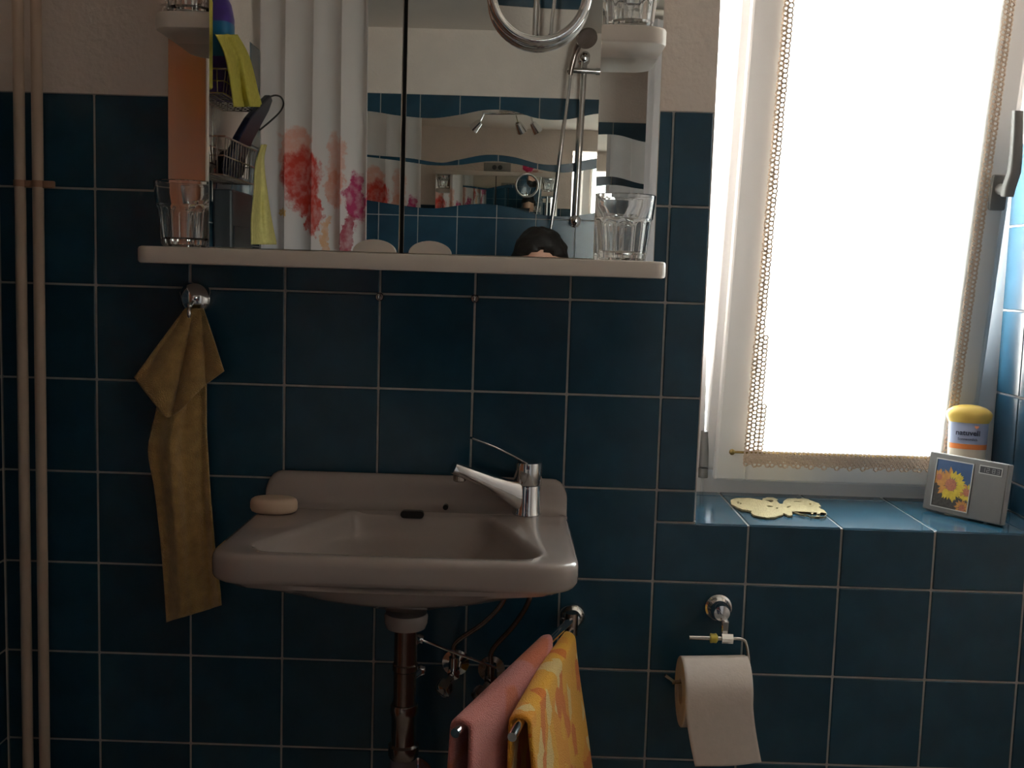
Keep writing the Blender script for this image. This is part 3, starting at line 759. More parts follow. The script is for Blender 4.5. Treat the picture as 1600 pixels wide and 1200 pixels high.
def draped(name, m, a, b, wl, wr, dl, drr, label, cat, seed, gap=.0105, flare=0., lim=None):
    """towel over an arm from a (near the wall) to b (free end): short cross-arc on the arm, then two hanging sides"""
    ax = (b-a).normalized(); sd = Vector((0,0,1)).cross(ax).normalized()     # sd points to the left-hand side
    if sd.x > 0: sd = -sd
    L = (b-a).length
    th = thing(name, lerp(a, b, .5)-Vector((0,0,.02)), label, cat)
    def fn(u, v):
        p = a+ax*(L*u)
        s = (v-.5)*2                            # -1 left hem ... +1 right hem
        k = .16
        wob = noise.noise(Vector((u*3.1+seed, s*2.3, seed)))*.006
        if abs(s) < k:
            an = s/k*PI/2
            gg = gap*1.25
            if lim and (s > 0) == (lim[0] > 0): gg = min(gg, lim[1]+(lim[2]-lim[1])*u)
            return p+Vector((0,0,gap*math.cos(an)-.001))+sd*(-gg*math.sin(an))
        q = (abs(s)-k)/(1-k); D = dl if s < 0 else drr
        gg = gap*1.25
        if lim and (s > 0) == (lim[0] > 0): gg = min(gg, lim[1]+(lim[2]-lim[1])*u)
        w = gg+(wl if s < 0 else wr)*q**1.15
        along_ = flare*q*(u-.15)
        fold = .006*q*math.sin(u*11+seed*3+(0 if s < 0 else 2))
        return p+sd*((w+fold+wob*q)*(1 if s < 0 else -1))+ax*along_-Vector((0,0,D*q+.001))
    g = MB(); g.grid(fn, 30, 56); o = part(g, 'cloth', m, th); solid(o, .007, -1, 1)
    return th
# orange patterned towel material: printed leaves in yellow, orange and cream
OT = bpy.data.materials.new('orange_leaf_terry'); OT.use_nodes = True
n = OT.node_tree; b = n.nodes['Principled BSDF']; b.inputs['Roughness'].default_value = .95; b.inputs['Sheen Weight'].default_value = .2; b.inputs['Specular IOR Level'].default_value = .1
tc = n.nodes.new('ShaderNodeTexCoord'); mp = n.nodes.new('ShaderNodeMapping'); mp.inputs['Scale'].default_value = (16, 26, 17); mp.inputs['Rotation'].default_value = (.3, .5, 0)
vo = n.nodes.new('ShaderNodeTexVoronoi'); vo.inputs['Scale'].default_value = 1.9; vo.inputs['Randomness'].default_value = .9
nz = n.nodes.new('ShaderNodeTexNoise'); nz.inputs['Scale'].default_value = 3; ad = n.nodes.new('ShaderNodeMixRGB'); ad.inputs[0].default_value = .22
n.links.new(tc.outputs['Object'], mp.inputs[0]); n.links.new(mp.outputs[0], nz.inputs['Vector']); n.links.new(mp.outputs[0], ad.inputs[1]); n.links.new(nz.outputs['Color'], ad.inputs[2]); n.links.new(ad.outputs[0], vo.inputs['Vector'])
se_ = n.nodes.new('ShaderNodeSeparateColor'); n.links.new(vo.outputs['Color'], se_.inputs[0])
rp = n.nodes.new('ShaderNodeValToRGB'); rp.color_ramp.interpolation = 'CONSTANT'; el = rp.color_ramp.elements
el[0].position = 0; el[0].color = (.72,.36,.035,1); el[1].position = .36; el[1].color = (.62,.17,.02,1)
e2 = el.new(.56); e2.color = (.70,.52,.22,1); e3 = el.new(.78); e3.color = (.70,.30,.03,1)
n.links.new(se_.outputs[0], rp.inputs[0]); n.links.new(rp.outputs[0], b.inputs['Base Color'])
nb = n.nodes.new('ShaderNodeTexNoise'); nb.inputs['Scale'].default_value = 450; bp = n.nodes.new('ShaderNodeBump'); bp.inputs['Strength'].default_value = .8; bp.inputs['Distance'].default_value = .003
n.links.new(tc.outputs['Object'], nb.inputs['Vector']); n.links.new(nb.outputs['Fac'], bp.inputs['Height']); n.links.new(bp.outputs[0], b.inputs['Normal'])
n = PINK.node_tree; b = n.nodes['Principled BSDF']; tc = n.nodes.new('ShaderNodeTexCoord'); nz = n.nodes.new('ShaderNodeTexNoise'); nz.inputs['Scale'].default_value = 11; nz.inputs['Detail'].default_value = 1
rp = n.nodes.new('ShaderNodeValToRGB'); rp.color_ramp.elements[0].position = .55; rp.color_ramp.elements[0].color = (.60,.21,.185,1); rp.color_ramp.elements[1].position = .60; rp.color_ramp.elements[1].color = (.58,.145,.06,1)
n.links.new(tc.outputs['Object'], nz.inputs['Vector']); n.links.new(nz.outputs['Fac'], rp.inputs[0]); n.links.new(rp.outputs[0], b.inputs['Base Color'])
A0 = Vector((PV.x, PV.y, armz[0])); A1 = Vector((PV.x, PV.y, armz[1]))
draped('towel', PINK, lerp(A0, ends[0], .24), lerp(A0, ends[0], .965), .012, .004, .30, .30, 'pink terry towel draped over the left swing arm', 'towel', 1.3, .0125, lim=(1, .007, .03))
draped('towel', OT, lerp(A1, ends[1], .10), lerp(A1, ends[1], .90), .005, .040, .30, .26, 'orange and yellow leaf patterned towel on the right swing arm', 'towel', 4.1, .0125, lim=(-1, .006, .03))

# ------------------------------------------------------------------ toilet paper and its holder
tm = aty(1123, 950, -.01)
hp = thing('toilet_paper_holder', (tm.x, 0, tm.z), 'chrome toilet paper holder with a yellow washer, below the window sill', 'holder')
f = MB(); f.lathe([(.0205, 0), (.0225, .003), (.0215, .008), (.0185, .010), (.0185, .016), (.0150, .020), (.0150, .032), (.0125, .038), (.001, .041)], (tm.x, -.0005, tm.z), (0,-1,0), 32); part(f, 'rosette', CHROME, hp)
by = -.055; bl = aty(1077, 996, by); br = aty(1134, 997, by); cz = bl.z
f = MB(); f.box((tm.x-.002, -.050, cz+.004), (tm.x+.010, -.034, tm.z-.008), .002); part(f, 'arm', CHROME, hp)
f = MB(); f.tube([bl, Vector((br.x+.008, by, cz))], .0034, 12); part(f, 'bar', WIRE, hp)
c = aty(1115, 997, by); f = MB(); f.lathe([(.0042, -.006), (.0075, -.005), (.0070, 0), (.0078, .004), (.0042, .0065)], (c.x, by, cz), (1,0,0), 16); part(f, 'washer', YPLASTIC, hp, label='yellow plastic washer')
c = aty(1136, 996, by); f = MB(); f.lathe([(.004, -.009), (.0086, -.0088), (.0086, .0088), (.004, .009)], (c.x, by, cz), (1,0,0), 6); part(f, 'clamp_nut', CHROME, hp, False)
ry = -.078; rl = aty(1068, 1062, ry); rr_ = aty(1167, 1060, ry); rz = rl.z
p3 = aty(1165, 999, by); f = MB()
f.tube(curve_pts([(br.x, by, cz), (p3.x-.006, by, cz), (p3.x+.001, by-.002, cz-.007), (p3.x+.004, (by+ry)/2, (cz+rz)/2), (p3.x+.003, ry+.010, rz+.006), (p3.x-.004, ry+.009, rz), (rl.x-.012, ry-.013, rz+.001), (rl.x-.016, ry-.014, rz+.001), (rl.x-.032, ry-.018, rz+.013)], 6), .0026, 10); part(f, 'wire_loop', WIRE, hp)
def turn(b):
    for v in b.bm.verts: v.co.y += (v.co.x-rc.x)*.13
RR, RI = .0535, .0205
rc = Vector(((rl.x+rr_.x)/2, ry, rz-RI+.0045))
x0, x1 = rl.x-.006, rr_.x+.0005
roll = thing('toilet_roll', (rc.x, rc.y, rc.z-RR), 'white toilet paper roll with its loose sheet hanging down from the wire holder', 'toilet roll')
f = MB(); rs = []
for q, xx in ((RI, x0), (RR-.001, x0), (RR, x0+.001), (RR, x1-.001), (RR-.001, x1), (RI, x1), (RI, x0)):
    rs.append([Vector((xx, rc.y+q*math.cos(a), rc.z+q*math.sin(a))) for a in [2*PI*k/56 for k in range(56)]])
f.rings(rs, True, (False, False)); turn(f); part(f, 'paper', PAPER, roll)
f = MB(); rs = [[Vector((xx, rc.y+q*math.cos(a), rc.z+q*math.sin(a))) for a in [2*PI*k/40 for k in range(40)]] for q, xx in ((RI-.0008, x0+.0005), (RI-.0008, x1-.0005), (RI-.0018, x1-.0005), (RI-.0018, x0+.0005), (RI-.0008, x0+.0005))]
f.rings(rs, True, (False, False)); turn(f); part(f, 'cardboard_core', CARD, roll)
zb = aty(1085, 1193, rc.y-RR).z
def sheet(u, v):
    x = lerp(x0, x1, u); q = RR+.0012
    if v < .3:
        a = PI/2+(PI/2)*v/.3; return Vector((x, rc.y+q*math.cos(a), rc.z+q*math.sin(a)))
    w = (v-.3)/.7; zz = lerp(rc.z, zb+.004*u, w)
    return Vector((x+.019*w**1.3-.002*u*w, rc.y-q-.006*w*w+.003*math.sin(u*5+2*w)*w, zz))
f = MB(); f.grid(sheet, 20, 40); turn(f); o = part(f, 'loose_sheet', PAPER, roll); solid(o, .0006)

# ------------------------------------------------------------------ things on the window sill
# crocheted butterfly doily
DZ = NZ0+.0006
out_px = [(1142,784),(1150,781.5),(1163,781),(1178,782),(1190,784.5),(1192,782),(1197,780.5),(1207,780.2),(1214,783),(1214,787),(1221,790.5),(1226,785),(1230,782.5),(1238,781.3),(1247,781.8),(1256,781),(1264,783.5),(1271,786.5),(1279,789.5),(1281,793),(1279,796),(1285,799),(1290,803),(1290,808.5),(1284,810.3),(1275,809.2),(1268,810.2),(1262,808),(1254,807),(1246,804.2),(1240,802.5),(1236,800.5),(1238,807),(1231,807.8),(1225,804.5),(1222,806.5),(1214,809.5),(1204,811.5),(1194,811),(1184,809),(1176,806.5),(1174,801.5),(1168,800),(1158,798),(1150,794),(1143,790.5)]
holes_px = [[(1150.5,786.5),(1154,786),(1155,789),(1152,789.5)],[(1156,788.5),(1159,789),(1158,791),(1155,790.5)],[(1194,784.5),(1200,783.5),(1206,783.6),(1209,786),(1204,787.5),(1200,786)],[(1198,793),(1206,793),(1208,795),(1200,795)],[(1213,796),(1216,796.3),(1215,798),(1212,797.5)],[(1229,794.5),(1235,793),(1236,794),(1231,796.5)],[(1264,789),(1268,790),(1267,792),(1264,791)],[(1276,804),(1281,804),(1281,806),(1277,806)],[(1268,804),(1271,804.3),(1270,806),(1267.5,805.5)],[(1240,785.8),(1252,785.3),(1252,786.5),(1241,787)]]
cu = bpy.data.curves.new('doily', 'CURVE'); cu.dimensions = '2D'; cu.fill_mode = 'BOTH'; cu.extrude = .0012; cu.bevel_depth = .0005
dc = atz(1215, 796, DZ)
for lst, n_ in [(out_px, 3)]+[(h, 2) for h in holes_px]:
    P = [atz(x, y, DZ) for x, y in lst]; P = curve_pts(P, n_, True)
    if len(lst) > 10: P = [p+Vector((.0011*math.sin(i*1.9), .0014*math.cos(i*1.7), 0)) for i, p in enumerate(P)]
    s_ = cu.splines.new('POLY'); s_.points.add(len(P)-1); s_.use_cyclic_u = True
    for i, p in enumerate(P): s_.points[i].co = (p.x-dc.x, p.y-dc.y, 0, 1)
co = bpy.data.objects.new('doily_curve', cu); me = bpy.data.meshes.new_from_object(co); bpy.data.objects.remove(co)
me.materials.clear(); me.materials.append(DOILYM)
o = bpy.data.objects.new('doily', me); COL.objects.link(o); o.location = (dc.x, dc.y, DZ+.0018); tag(o, 'cream crocheted butterfly-shaped doily lying on the teal window sill', 'doily')

def text_mesh(b, s, size, M, depth=.0004, bold=0.):
    tcv = bpy.data.curves.new('t', 'FONT'); tcv.body = s; tcv.size = size; tcv.align_x = 'CENTER'; tcv.align_y = 'CENTER'; tcv.extrude = depth; tcv.offset = bold; tcv.resolution_u = 3
    to = bpy.data.objects.new('t', tcv); me = bpy.data.meshes.new_from_object(to); bpy.data.objects.remove(to)
    vs = [b.bm.verts.new(M @ v.co) for v in me.vertices]
    for p in me.polygons:
        try: b.bm.faces.new([vs[i] for i in p.vertices]).material_index = b.mi
        except ValueError: pass
def frame_M(o, x, z):                          # columns: x, z(up of the text), normal
    x = x.normalized(); nn = x.cross(z).normalized(); zz = nn.cross(x)
    M = Matrix.Identity(4)
    for i in range(3): M[i][0] = x[i]; M[i][1] = zz[i]; M[i][2] = nn[i]; M[i][3] = o[i]
    return M
# desk clock with a sunflower picture, leaning back on its stand
c0 = atz(1440, 797, NZ0+.0005); c1 = atz(1562, 824.5, NZ0+.0005)
cxd = (c1-c0); CW = cxd.length; cxd.normalize()
back = Vector((-cxd.y, cxd.x, 0)); 
if back.y < 0: back = -back
LEAN = .13; upv = (Vector((0,0,1))*math.cos(LEAN)+back*math.sin(LEAN)); CH = .1045
MK = frame_M(c0, cxd, upv)                     # local: x right, y up, z towards the viewer
def K(x, y, z=0): return MK @ Vector((x, y, z))
ck = thing('desk_clock', lerp(c0, c1, .5), 'silver grey desk clock with a sunflower picture, on the window sill', 'clock')
f = MB(); f.box((0, .0035, -.016), (CW, CH, -.0012), .0015, M=MK); f.mi = 1; f.box((.0006, .0040, -.0014), (CW-.0006, CH-.0006, -.0002), .0008, M=MK); part(f, 'case', [CLOCKE, CLOCKG], ck, False)
f = MB(); st0 = K(CW*.5, CH*.55, -.016); ft = lerp(c0, c1, .5)+back*.052
sx = cxd*.014
f.prism([st0-sx, st0+sx, ft+sx+Vector((0,0,.0006)), ft-sx+Vector((0,0,.0006))], back*.002); part(f, 'stand', CLOCKG, ck, False)
PX0, PX1, PY0, PY1 = CW*.115, CW*.575, CH*.125, CH*.90
SKYB = mat('print_blue', (.015,.05,.13), .35, var=.12, scale=60); SOIL = mat('print_dark_leaves', (.03,.027,.027), .4, var=.6, scale=260)
PETY = mat('print_yellow', (.42,.30,.025), .4, var=.2, scale=160); PETO = mat('print_orange', (.36,.15,.03), .4, var=.2, scale=160); DISC = mat('print_disc', (.26,.08,.045), .5, var=.35, scale=400)
f = MB()
def flat(pts, z, mi):
    f.mi = mi; V = [f.bm.verts.new(K(x, y, z)) for x, y in pts]; f.bm.faces.new(V).material_index = mi
PWd, PHt = PX1-PX0, PY1-PY0
Q = lambda u, v: (PX0+u*PWd, PY0+v*PHt)
flat([Q(0,0), Q(1,0), Q(1,1), Q(0,1)], .00005, 0)
flat([Q(0,0), Q(1,0), Q(1,.42), Q(.82,.46), Q(.6,.52), Q(.3,.6), Q(0,.66)], .0001, 1)
def sunflower(u, v, r, npet, z, oran, clip=True):
    rnd = random.Random(int(u*100))
    for layer in range(2):
        for k in range(npet):
            a = 2*PI*(k+.5*layer)/npet+rnd.uniform(-.08, .08); L = r*(1.0-.12*layer)*rnd.uniform(.88, 1.08); w = .17
            pp = []
            for rr0, aa in ((.30, 0), (.72, w), (1.0, .02), (.72, -w)):
                x = u+L*rr0*math.cos(a+aa); y = v+L*rr0*math.sin(a+aa)*PWd/PHt
                pp.append(Q(min(1, max(0, x)), min(1, max(0, y))))
            if len(set(pp)) == 4: flat(pp, z+layer*.00004+k*.000001, 3 if (oran or math.cos(a-2.8) > .45) else 2)
    if 0 < u < 1: flat([Q(u+r*.36*math.cos(2*PI*k/20), v+r*.36*math.sin(2*PI*k/20)*PWd/PHt) for k in range(20)], z+.0002, 4)
sunflower(.93, .40, .26, 13, .00015, False); sunflower(.12, .62, .22, 12, .00015, True); sunflower(.86, .06, .22, 12, .00016, True)
sunflower(.47, .50, .44, 18, .0003, False)
part(f, 'picture', [SKYB, SOIL, PETY, PETO, DISC], ck, False)
f = MB(); w = .0016
for a, b_ in (((PX0-w, PY0-w), (PX1+w, PY0)), ((PX0-w, PY1), (PX1+w, PY1+w)), ((PX0-w, PY0), (PX0, PY1)), ((PX1, PY0), (PX1+w, PY1))):
    f.box((a[0], a[1], -.0003), (b_[0], b_[1], .0012), M=MK)
part(f, 'picture_frame', CLOCKE, ck, False)
LX0, LX1, LY0, LY1 = CW*.665, CW*.925, CH*.80, CH*.905
f = MB(); f.box((LX0-.0016, LY0-.0016, -.0002), (LX1+.0016, LY1+.0016, .0004), M=MK); part(f, 'display_bezel', CLOCKE, ck, False)
f = MB(); f.box((LX0, LY0, .0004), (LX1, LY1, .0007), M=MK); f.mi = 1
def seg7(ch, x, y, w, h):
    t = .0009; on = {'0':'abcdef','1':'bc','2':'abged','3':'abgcd','4':'fgbc','5':'afgcd','6':'afgcde','8':'abcdefg','9':'abcfgd'}[ch]
    R = {'a':(0,h-t,w,h),'b':(w-t,h/2,w,h),'c':(w-t,0,w,h/2),'d':(0,0,w,t),'e':(0,0,t,h/2),'f':(0,h/2,t,h),'g':(0,h/2-t/2,w,h/2+t/2)}
    for k in on:
        q = R[k]; f.box((x+q[0], y+q[1], .0007), (x+q[2], y+q[3], .00085), M=MK)
lw = LX1-LX0
for i, ch in enumerate('1283'): seg7(ch, LX0+lw*(.10+.21*i+(.06 if i > 1 else 0)), LY0+.0018, lw*.14, LY1-LY0-.0036)
part(f, 'display', [LCD, LCDSEG], ck, False)

# sun lotion bottle standing behind the clock
bb = aty(1512, 700, .172); bc = Vector((1.4635, .172, NZ0+.0005))
bt = thing('lotion_bottle', bc, 'cream lotion bottle with golden flip cap standing behind the desk clock', 'bottle')
yaw = -.35
def oval(z, a, b_, N=40):
    R_ = Matrix.Rotation(yaw, 3, 'Z')
    return [bc+R_ @ Vector((a*math.copysign(abs(math.cos(t))**.85, math.cos(t)), b_*math.copysign(abs(math.sin(t))**.85, math.sin(t)), 0))+Vector((0,0,z)) for t in [2*PI*k/N for k in range(N)]]
BP = [(0, .0265, .0165), (.003, .0285, .0180), (.03, .0295, .0185), (.09, .0305, .0185), (.13, .0318, .0180), (.158, .0322, .0175), (.160, .0310, .0165)]
f = MB(); f.rings([oval(z, a, b_) for z, a, b_ in BP], True); part(f, 'body', BOTTLEW, bt)
def BA(z): return interp([(q[0], q[1]) for q in BP], z), interp([(q[0], q[2]) for q in BP], z)
def band(z0, z1, e):                            # printed band wrapped on the body
    g = MB(); rs = []
    for z in (z0, (z0+z1)/2, z1):
        a, b_ = BA(z); rs.append(oval(z, a+e, b_+e))
    g.rings(rs, True, (False, False)); return g
part(band(.119, .1575, .0003), 'label', LBLUE, bt); part(band(.110, .119, .0005), 'stripe', LORANGE, bt)
CAPP = [(.156, .0330, .0185), (.164, .0372, .0200), (.171, .0382, .0205), (.1765, .0345, .0185), (.182, .0265, .0145), (.1855, .0150, .009), (.1865, .006, .004)]
f = MB(); f.rings([oval(z, a, b_) for z, a, b_ in CAPP], True); part(f, 'flip_cap', GOLDCAP, bt)
xd = Vector((math.cos(yaw), math.sin(yaw), 0)); nd = Vector((math.sin(yaw), -math.cos(yaw), 0))
def TX(z, dx=0): return frame_M(bc+nd*(BA(z)[1]+.0006)+xd*dx+Vector((0,0,z)), xd, Vector((0,0,1)))
f = MB(); text_mesh(f, 'natuvell', .0128, TX(.1385, -.001), bold=.0002); text_mesh(f, 'Sonnenmilch', .0062, TX(.1275, -.001)); text_mesh(f, 'UV', .010, TX(.086, .006)); text_mesh(f, 'Filter', .0068, TX(.078, .006)); text_mesh(f, 'mit', .0042, TX(.0935, .006)); part(f, 'lettering', INK, bt, False, kind='stuff')
f = MB(); hM = TX(.1495, .0125); f.prism([hM @ Vector((.0036*s*math.sin(t)**3, .0034*(.8125*math.cos(t)-.3125*math.cos(2*t)-.125*math.cos(3*t)-.0625*math.cos(4*t)), 0)) for s in (1,) for t in [2*PI*k/24 for k in range(24)]], nd*.0004); part(f, 'heart', HEARTM, bt, False)

# ------------------------------------------------------------------ the rest of the room, seen in the mirrors
def rx(px, py, x):                             # seen in the mirror doors, on the plane x
    d = ray(px, py); p = CAM + d*((x-CAM.x)/d.x); return Vector((x, 2*MY-p.y, p.z))
# two wavy mirror strips glued to the tiles of the back wall
W1T = [(-.2,1.922),(-.05,1.935),(.1,1.924),(.192,1.913),(.317,1.907),(.413,1.921),(.52,1.943),(.616,1.942),(.713,1.918),(.814,1.916),(.933,1.941),(1.03,1.945),(1.15,1.920),(1.25,1.930)]
W1B = [(-.2,1.760),(-.05,1.772),(.1,1.764),(.236,1.757),(.357,1.744),(.417,1.756),(.525,1.778),(.621,1.774),(.731,1.750),(.82,1.752),(.934,1.776),(1.03,1.780),(1.15,1.755),(1.25,1.765)]
W2T = [(-.2,1.745),(-.05,1.764),(.1,1.755),(.236,1.742),(.321,1.733),(.418,1.737),(.55,1.755),(.65,1.745),(.743,1.726),(.821,1.721),(.936,1.738),(1.03,1.748),(1.15,1.735),(1.25,1.745)]
W2B = [(-.2,1.60),(-.05,1.612),(.1,1.594),(.236,1.578),(.337,1.574),(.433,1.588),(.52,1.596),(.61,1.588),(.70,1.566),(.834,1.558),(.937,1.574),(1.03,1.585),(1.15,1.57),(1.25,1.58)]
for top, bot, lean, yawm, lab in ((W1T, W1B, 0, 0, 'upper wavy-edged mirror strip on the teal back wall, seen in the cabinet mirror'), (W2T, W2B, .031, .0, 'lower wavy-edged mirror strip on the teal back wall, seen in the cabinet mirror')):
    f = MB(); xs = [-.13+1.33*k/120 for k in range(121)]
    o0 = [Vector((x, 0, interps(bot, x))) for x in xs]+[Vector((x, 0, interps(top, x))) for x in reversed(xs)]
    f.prism(o0, (0, .004, 0))
    zc = 1.58 if lean else 1.75
    Mx = Matrix.Translation((0, YB+.0008, zc)) @ Matrix.Rotation(-lean, 4, 'X') @ Matrix.Translation((0, 0, -zc))
    f.xform(Mx)
    single(f, 'wavy_mirror', MIRROR, (.48, YB+.003, zc), lab, 'mirror', None, False)

# shower curtain with watercolour flowers, gathered at the left
SCM = bpy.data.materials.new('watercolour_shower_curtain'); SCM.use_nodes = True
n = SCM.node_tree; b = n.nodes['Principled BSDF']; b.inputs['Roughness'].default_value = .6; b.inputs['Specular IOR Level'].default_value = .2
tc = n.nodes.new('ShaderNodeTexCoord'); nz = n.nodes.new('ShaderNodeTexNoise'); nz.inputs['Scale'].default_value = 16; nz.inputs['Detail'].default_value = 6; nz.inputs['Roughness'].default_value = .65
n.links.new(tc.outputs['Object'], nz.inputs['Vector'])
vs_ = n.nodes.new('ShaderNodeVectorMath'); vs_.operation = 'MULTIPLY_ADD'; vs_.inputs[1].default_value = (.09, 0, .11); 
n.links.new(nz.outputs['Color'], vs_.inputs[0]); n.links.new(tc.outputs['Object'], vs_.inputs[2])
sb = n.nodes.new('ShaderNodeVectorMath'); sb.operation = 'SUBTRACT'; sb.inputs[1].default_value = (.045, 0, .055); n.links.new(vs_.outputs[0], sb.inputs[0])
n2 = n.nodes.new('ShaderNodeTexNoise'); n2.inputs['Scale'].default_value = 45; n2.inputs['Detail'].default_value = 4; n.links.new(tc.outputs['Object'], n2.inputs['Vector'])
prev = n.nodes.new('ShaderNodeRGB'); prev.outputs[0].default_value = (.82,.77,.76,1); prev = prev.outputs[0]
CO = Vector((.03, -1.8, 1.4))
for cx, cz, ax, az, col, st_ in ((-.02, 1.685, .055, .075, (.80,.26,.14), .65), (.0, 1.60, .062, .10, (.62,.045,.025), .95), (.035, 1.50, .030, .07, (.60,.05,.03), .95), (.10, 1.66, .032, .085, (.78,.30,.18), .6), (.10, 1.57, .030, .055, (.76,.28,.17), .7), (.075, 1.43, .016, .06, (.80,.36,.10), .75), (.165, 1.545, .034, .085, (.50,.015,.13), .95), (.142, 1.43, .016, .08, (.38,.01,.05), .9), (-.055, 1.507, .012, .013, (.72,.42,.06), .9), (.19, 1.25, .10, .10, (.60,.05,.05), .8), (-.03, 1.2, .08, .1, (.78,.32,.1), .8)):
    d = n.nodes.new('ShaderNodeVectorMath'); d.operation = 'SUBTRACT'; d.inputs[1].default_value = (cx-CO.x, 0, cz-CO.z); n.links.new(sb.outputs[0], d.inputs[0])
    s2 = n.nodes.new('ShaderNodeVectorMath'); s2.operation = 'MULTIPLY'; s2.inputs[1].default_value = (1/ax, 0, 1/az); n.links.new(d.outputs[0], s2.inputs[0])
    ln = n.nodes.new('ShaderNodeVectorMath'); ln.operation = 'LENGTH'; n.links.new(s2.outputs[0], ln.inputs[0])
    mr = n.nodes.new('ShaderNodeMapRange'); mr.inputs['From Min'].default_value = 1.05; mr.inputs['From Max'].default_value = .80; mr.inputs['To Max'].default_value = st_; mr.interpolation_type = 'SMOOTHSTEP'; n.links.new(ln.outputs['Value'], mr.inputs['Value'])
    mv = n.nodes.new('ShaderNodeMapRange'); mv.inputs['From Min'].default_value = .3; mv.inputs['From Max'].default_value = .6; mv.inputs['To Min'].default_value = .6; mv.inputs['To Max'].default_value = 1.0; n.links.new(n2.outputs['Fac'], mv.inputs['Value'])
    mu = n.nodes.new('ShaderNodeMath'); mu.operation = 'MULTIPLY'; n.links.new(mr.outputs[0], mu.inputs[0]); n.links.new(mv.outputs[0], mu.inputs[1])
    mx = n.nodes.new('ShaderNodeMixRGB'); mx.inputs[2].default_value = (*col, 1); n.links.new(mu.outputs[0], mx.inputs[0]); n.links.new(prev, mx.inputs[1]); prev = mx.outputs[0]
n.links.new(prev, b.inputs['Base Color'])
def translucent(M, col=None):
    n = M.node_tree; b = n.nodes['Principled BSDF']; o_ = n.nodes['Material Output']
    t_ = n.nodes.new('ShaderNodeBsdfTranslucent'); m_ = n.nodes.new('ShaderNodeMixShader'); m_.inputs[0].default_value = .38
    if b.inputs['Base Color'].is_linked: n.links.new(b.inputs['Base Color'].links[0].from_socket, t_.inputs[0])
    else: t_.inputs[0].default_value = b.inputs['Base Color'].default_value
    n.links.new(b.outputs[0], m_.inputs[1]); n.links.new(t_.outputs[0], m_.inputs[2]); n.links.new(m_.outputs[0], o_.inputs[0])
translucent(SCM)
def curtain_mesh(x0, x1, yc, z0, z1, nf, amp, seed, skew=0.):
    g = MB()
    def fn(u, v):
        z = lerp(z1, z0, v); a = amp*(.55+.45*v)
        ph = u*nf*2*PI+.5*math.sin(v*2+seed)+.9*noise.noise(Vector((u*3, v*.8, seed)))
        y = yc+a*math.sin(ph)+.012*noise.noise(Vector((u*6, v*2, seed+4)))
        x = lerp(x0, x1, u)+.012*math.cos(ph)*(1-.2*v)+skew*u*v
        return Vector((x, y, z))
    g.grid(fn, 110, 60); return g
o = single(curtain_mesh(-.135, .205, -1.8, .32, 2.185, 4.3, .030, 1.7, .012), 'shower_curtain', SCM, CO, 'white shower curtain with red, orange and magenta watercolour flowers, gathered at the left', 'shower curtain')
PLC = mat('white_curtain_cloth', (.74,.71,.73), .75, spec=.15, var=.03, scale=20); translucent(PLC)
o = single(curtain_mesh(1.045, 1.50, -1.80, .32, 2.185, 4.6, .026, 5.2), 'shower_curtain', PLC, (1.27, -1.8, 1.4), 'plain white shower curtain hanging at the right, seen at the edge of the side mirror', 'shower curtain')
rt = thing('curtain_rail', (.8, -1.8, 2.2), 'white shower curtain rail running below the ceiling', 'rail')
f = MB(); f.tube([(XL+.001, -1.8, 2.205), (XR-.001, -1.8, 2.205)], .010, 14); part(f, 'rail', WHITE, rt)
for x in (.45, 1.2):
    f = MB(); f.tube([(x, -1.8, 2.214), (x, -1.8, ZC-.0005)], .006, 10); part(f, 'ceiling_support', WHITE, rt)

# shower rail with hand shower and hose on the back wall
RXX, RYY = .872, -2.572
sh = thing('shower_rail', (RXX, YB, 1.53), 'chrome shower slide rail with hand shower and hose on the back wall', 'shower')
f = MB(); f.tube([(RXX-.006, RYY, 1.535), (RXX+.006, RYY, 2.15)], .0115, 16); part(f, 'rail', CHROME, sh)
for z, x in ((1.54, RXX-.006), (2.135, RXX+.006)):
    f = MB(); f.lathe([(.022, 0), (.022, .006), (.015, .010), (.015, .055), (.019, .058), (.019, .074), (.012, .078)], (x, YB+.0005, z), (0,1,0), 24); part(f, 'wall_bracket', CHROME, sh)
f = MB(); f.tube([(.815, RYY+.012, 2.085), (.925, RYY+.012, 2.083)], .0105, 16); f.tube([(.92, RYY+.012, 2.083), (.945, RYY+.012, 2.083)], .013, 12); part(f, 'slider', CHROME, sh)
f = MB(); f.tube(curve_pts([(.826, RYY+.03, 2.065), (.832, RYY+.034, 2.10), (.845, RYY+.044, 2.15), (.862, RYY+.06, 2.185)], 5), [.009]*5+[.010]*5+[.012]*5+[.014], 14)
part(f, 'handle', DCHROME, sh)
f = MB(); f.lathe([(.012, -.016), (.034, -.010), (.040, 0), (.038, .008), (.001, .009)], (.878, RYY+.085, 2.185), (.25, .75, -.62), 30); part(f, 'shower_head', DCHROME, sh)
f = MB(); f.tube(curve_pts([(.826, RYY+.03, 2.066), (.822, RYY+.03, 2.0), (.806, RYY+.03, 1.84), (.785, RYY+.03, 1.60), (.765, RYY+.03, 1.42), (.745, RYY+.03, 1.20), (.76, RYY+.025, 1.0), (.80, RYY, .95)], 6), .0062, 10); part(f, 'hose', CHROME, sh)

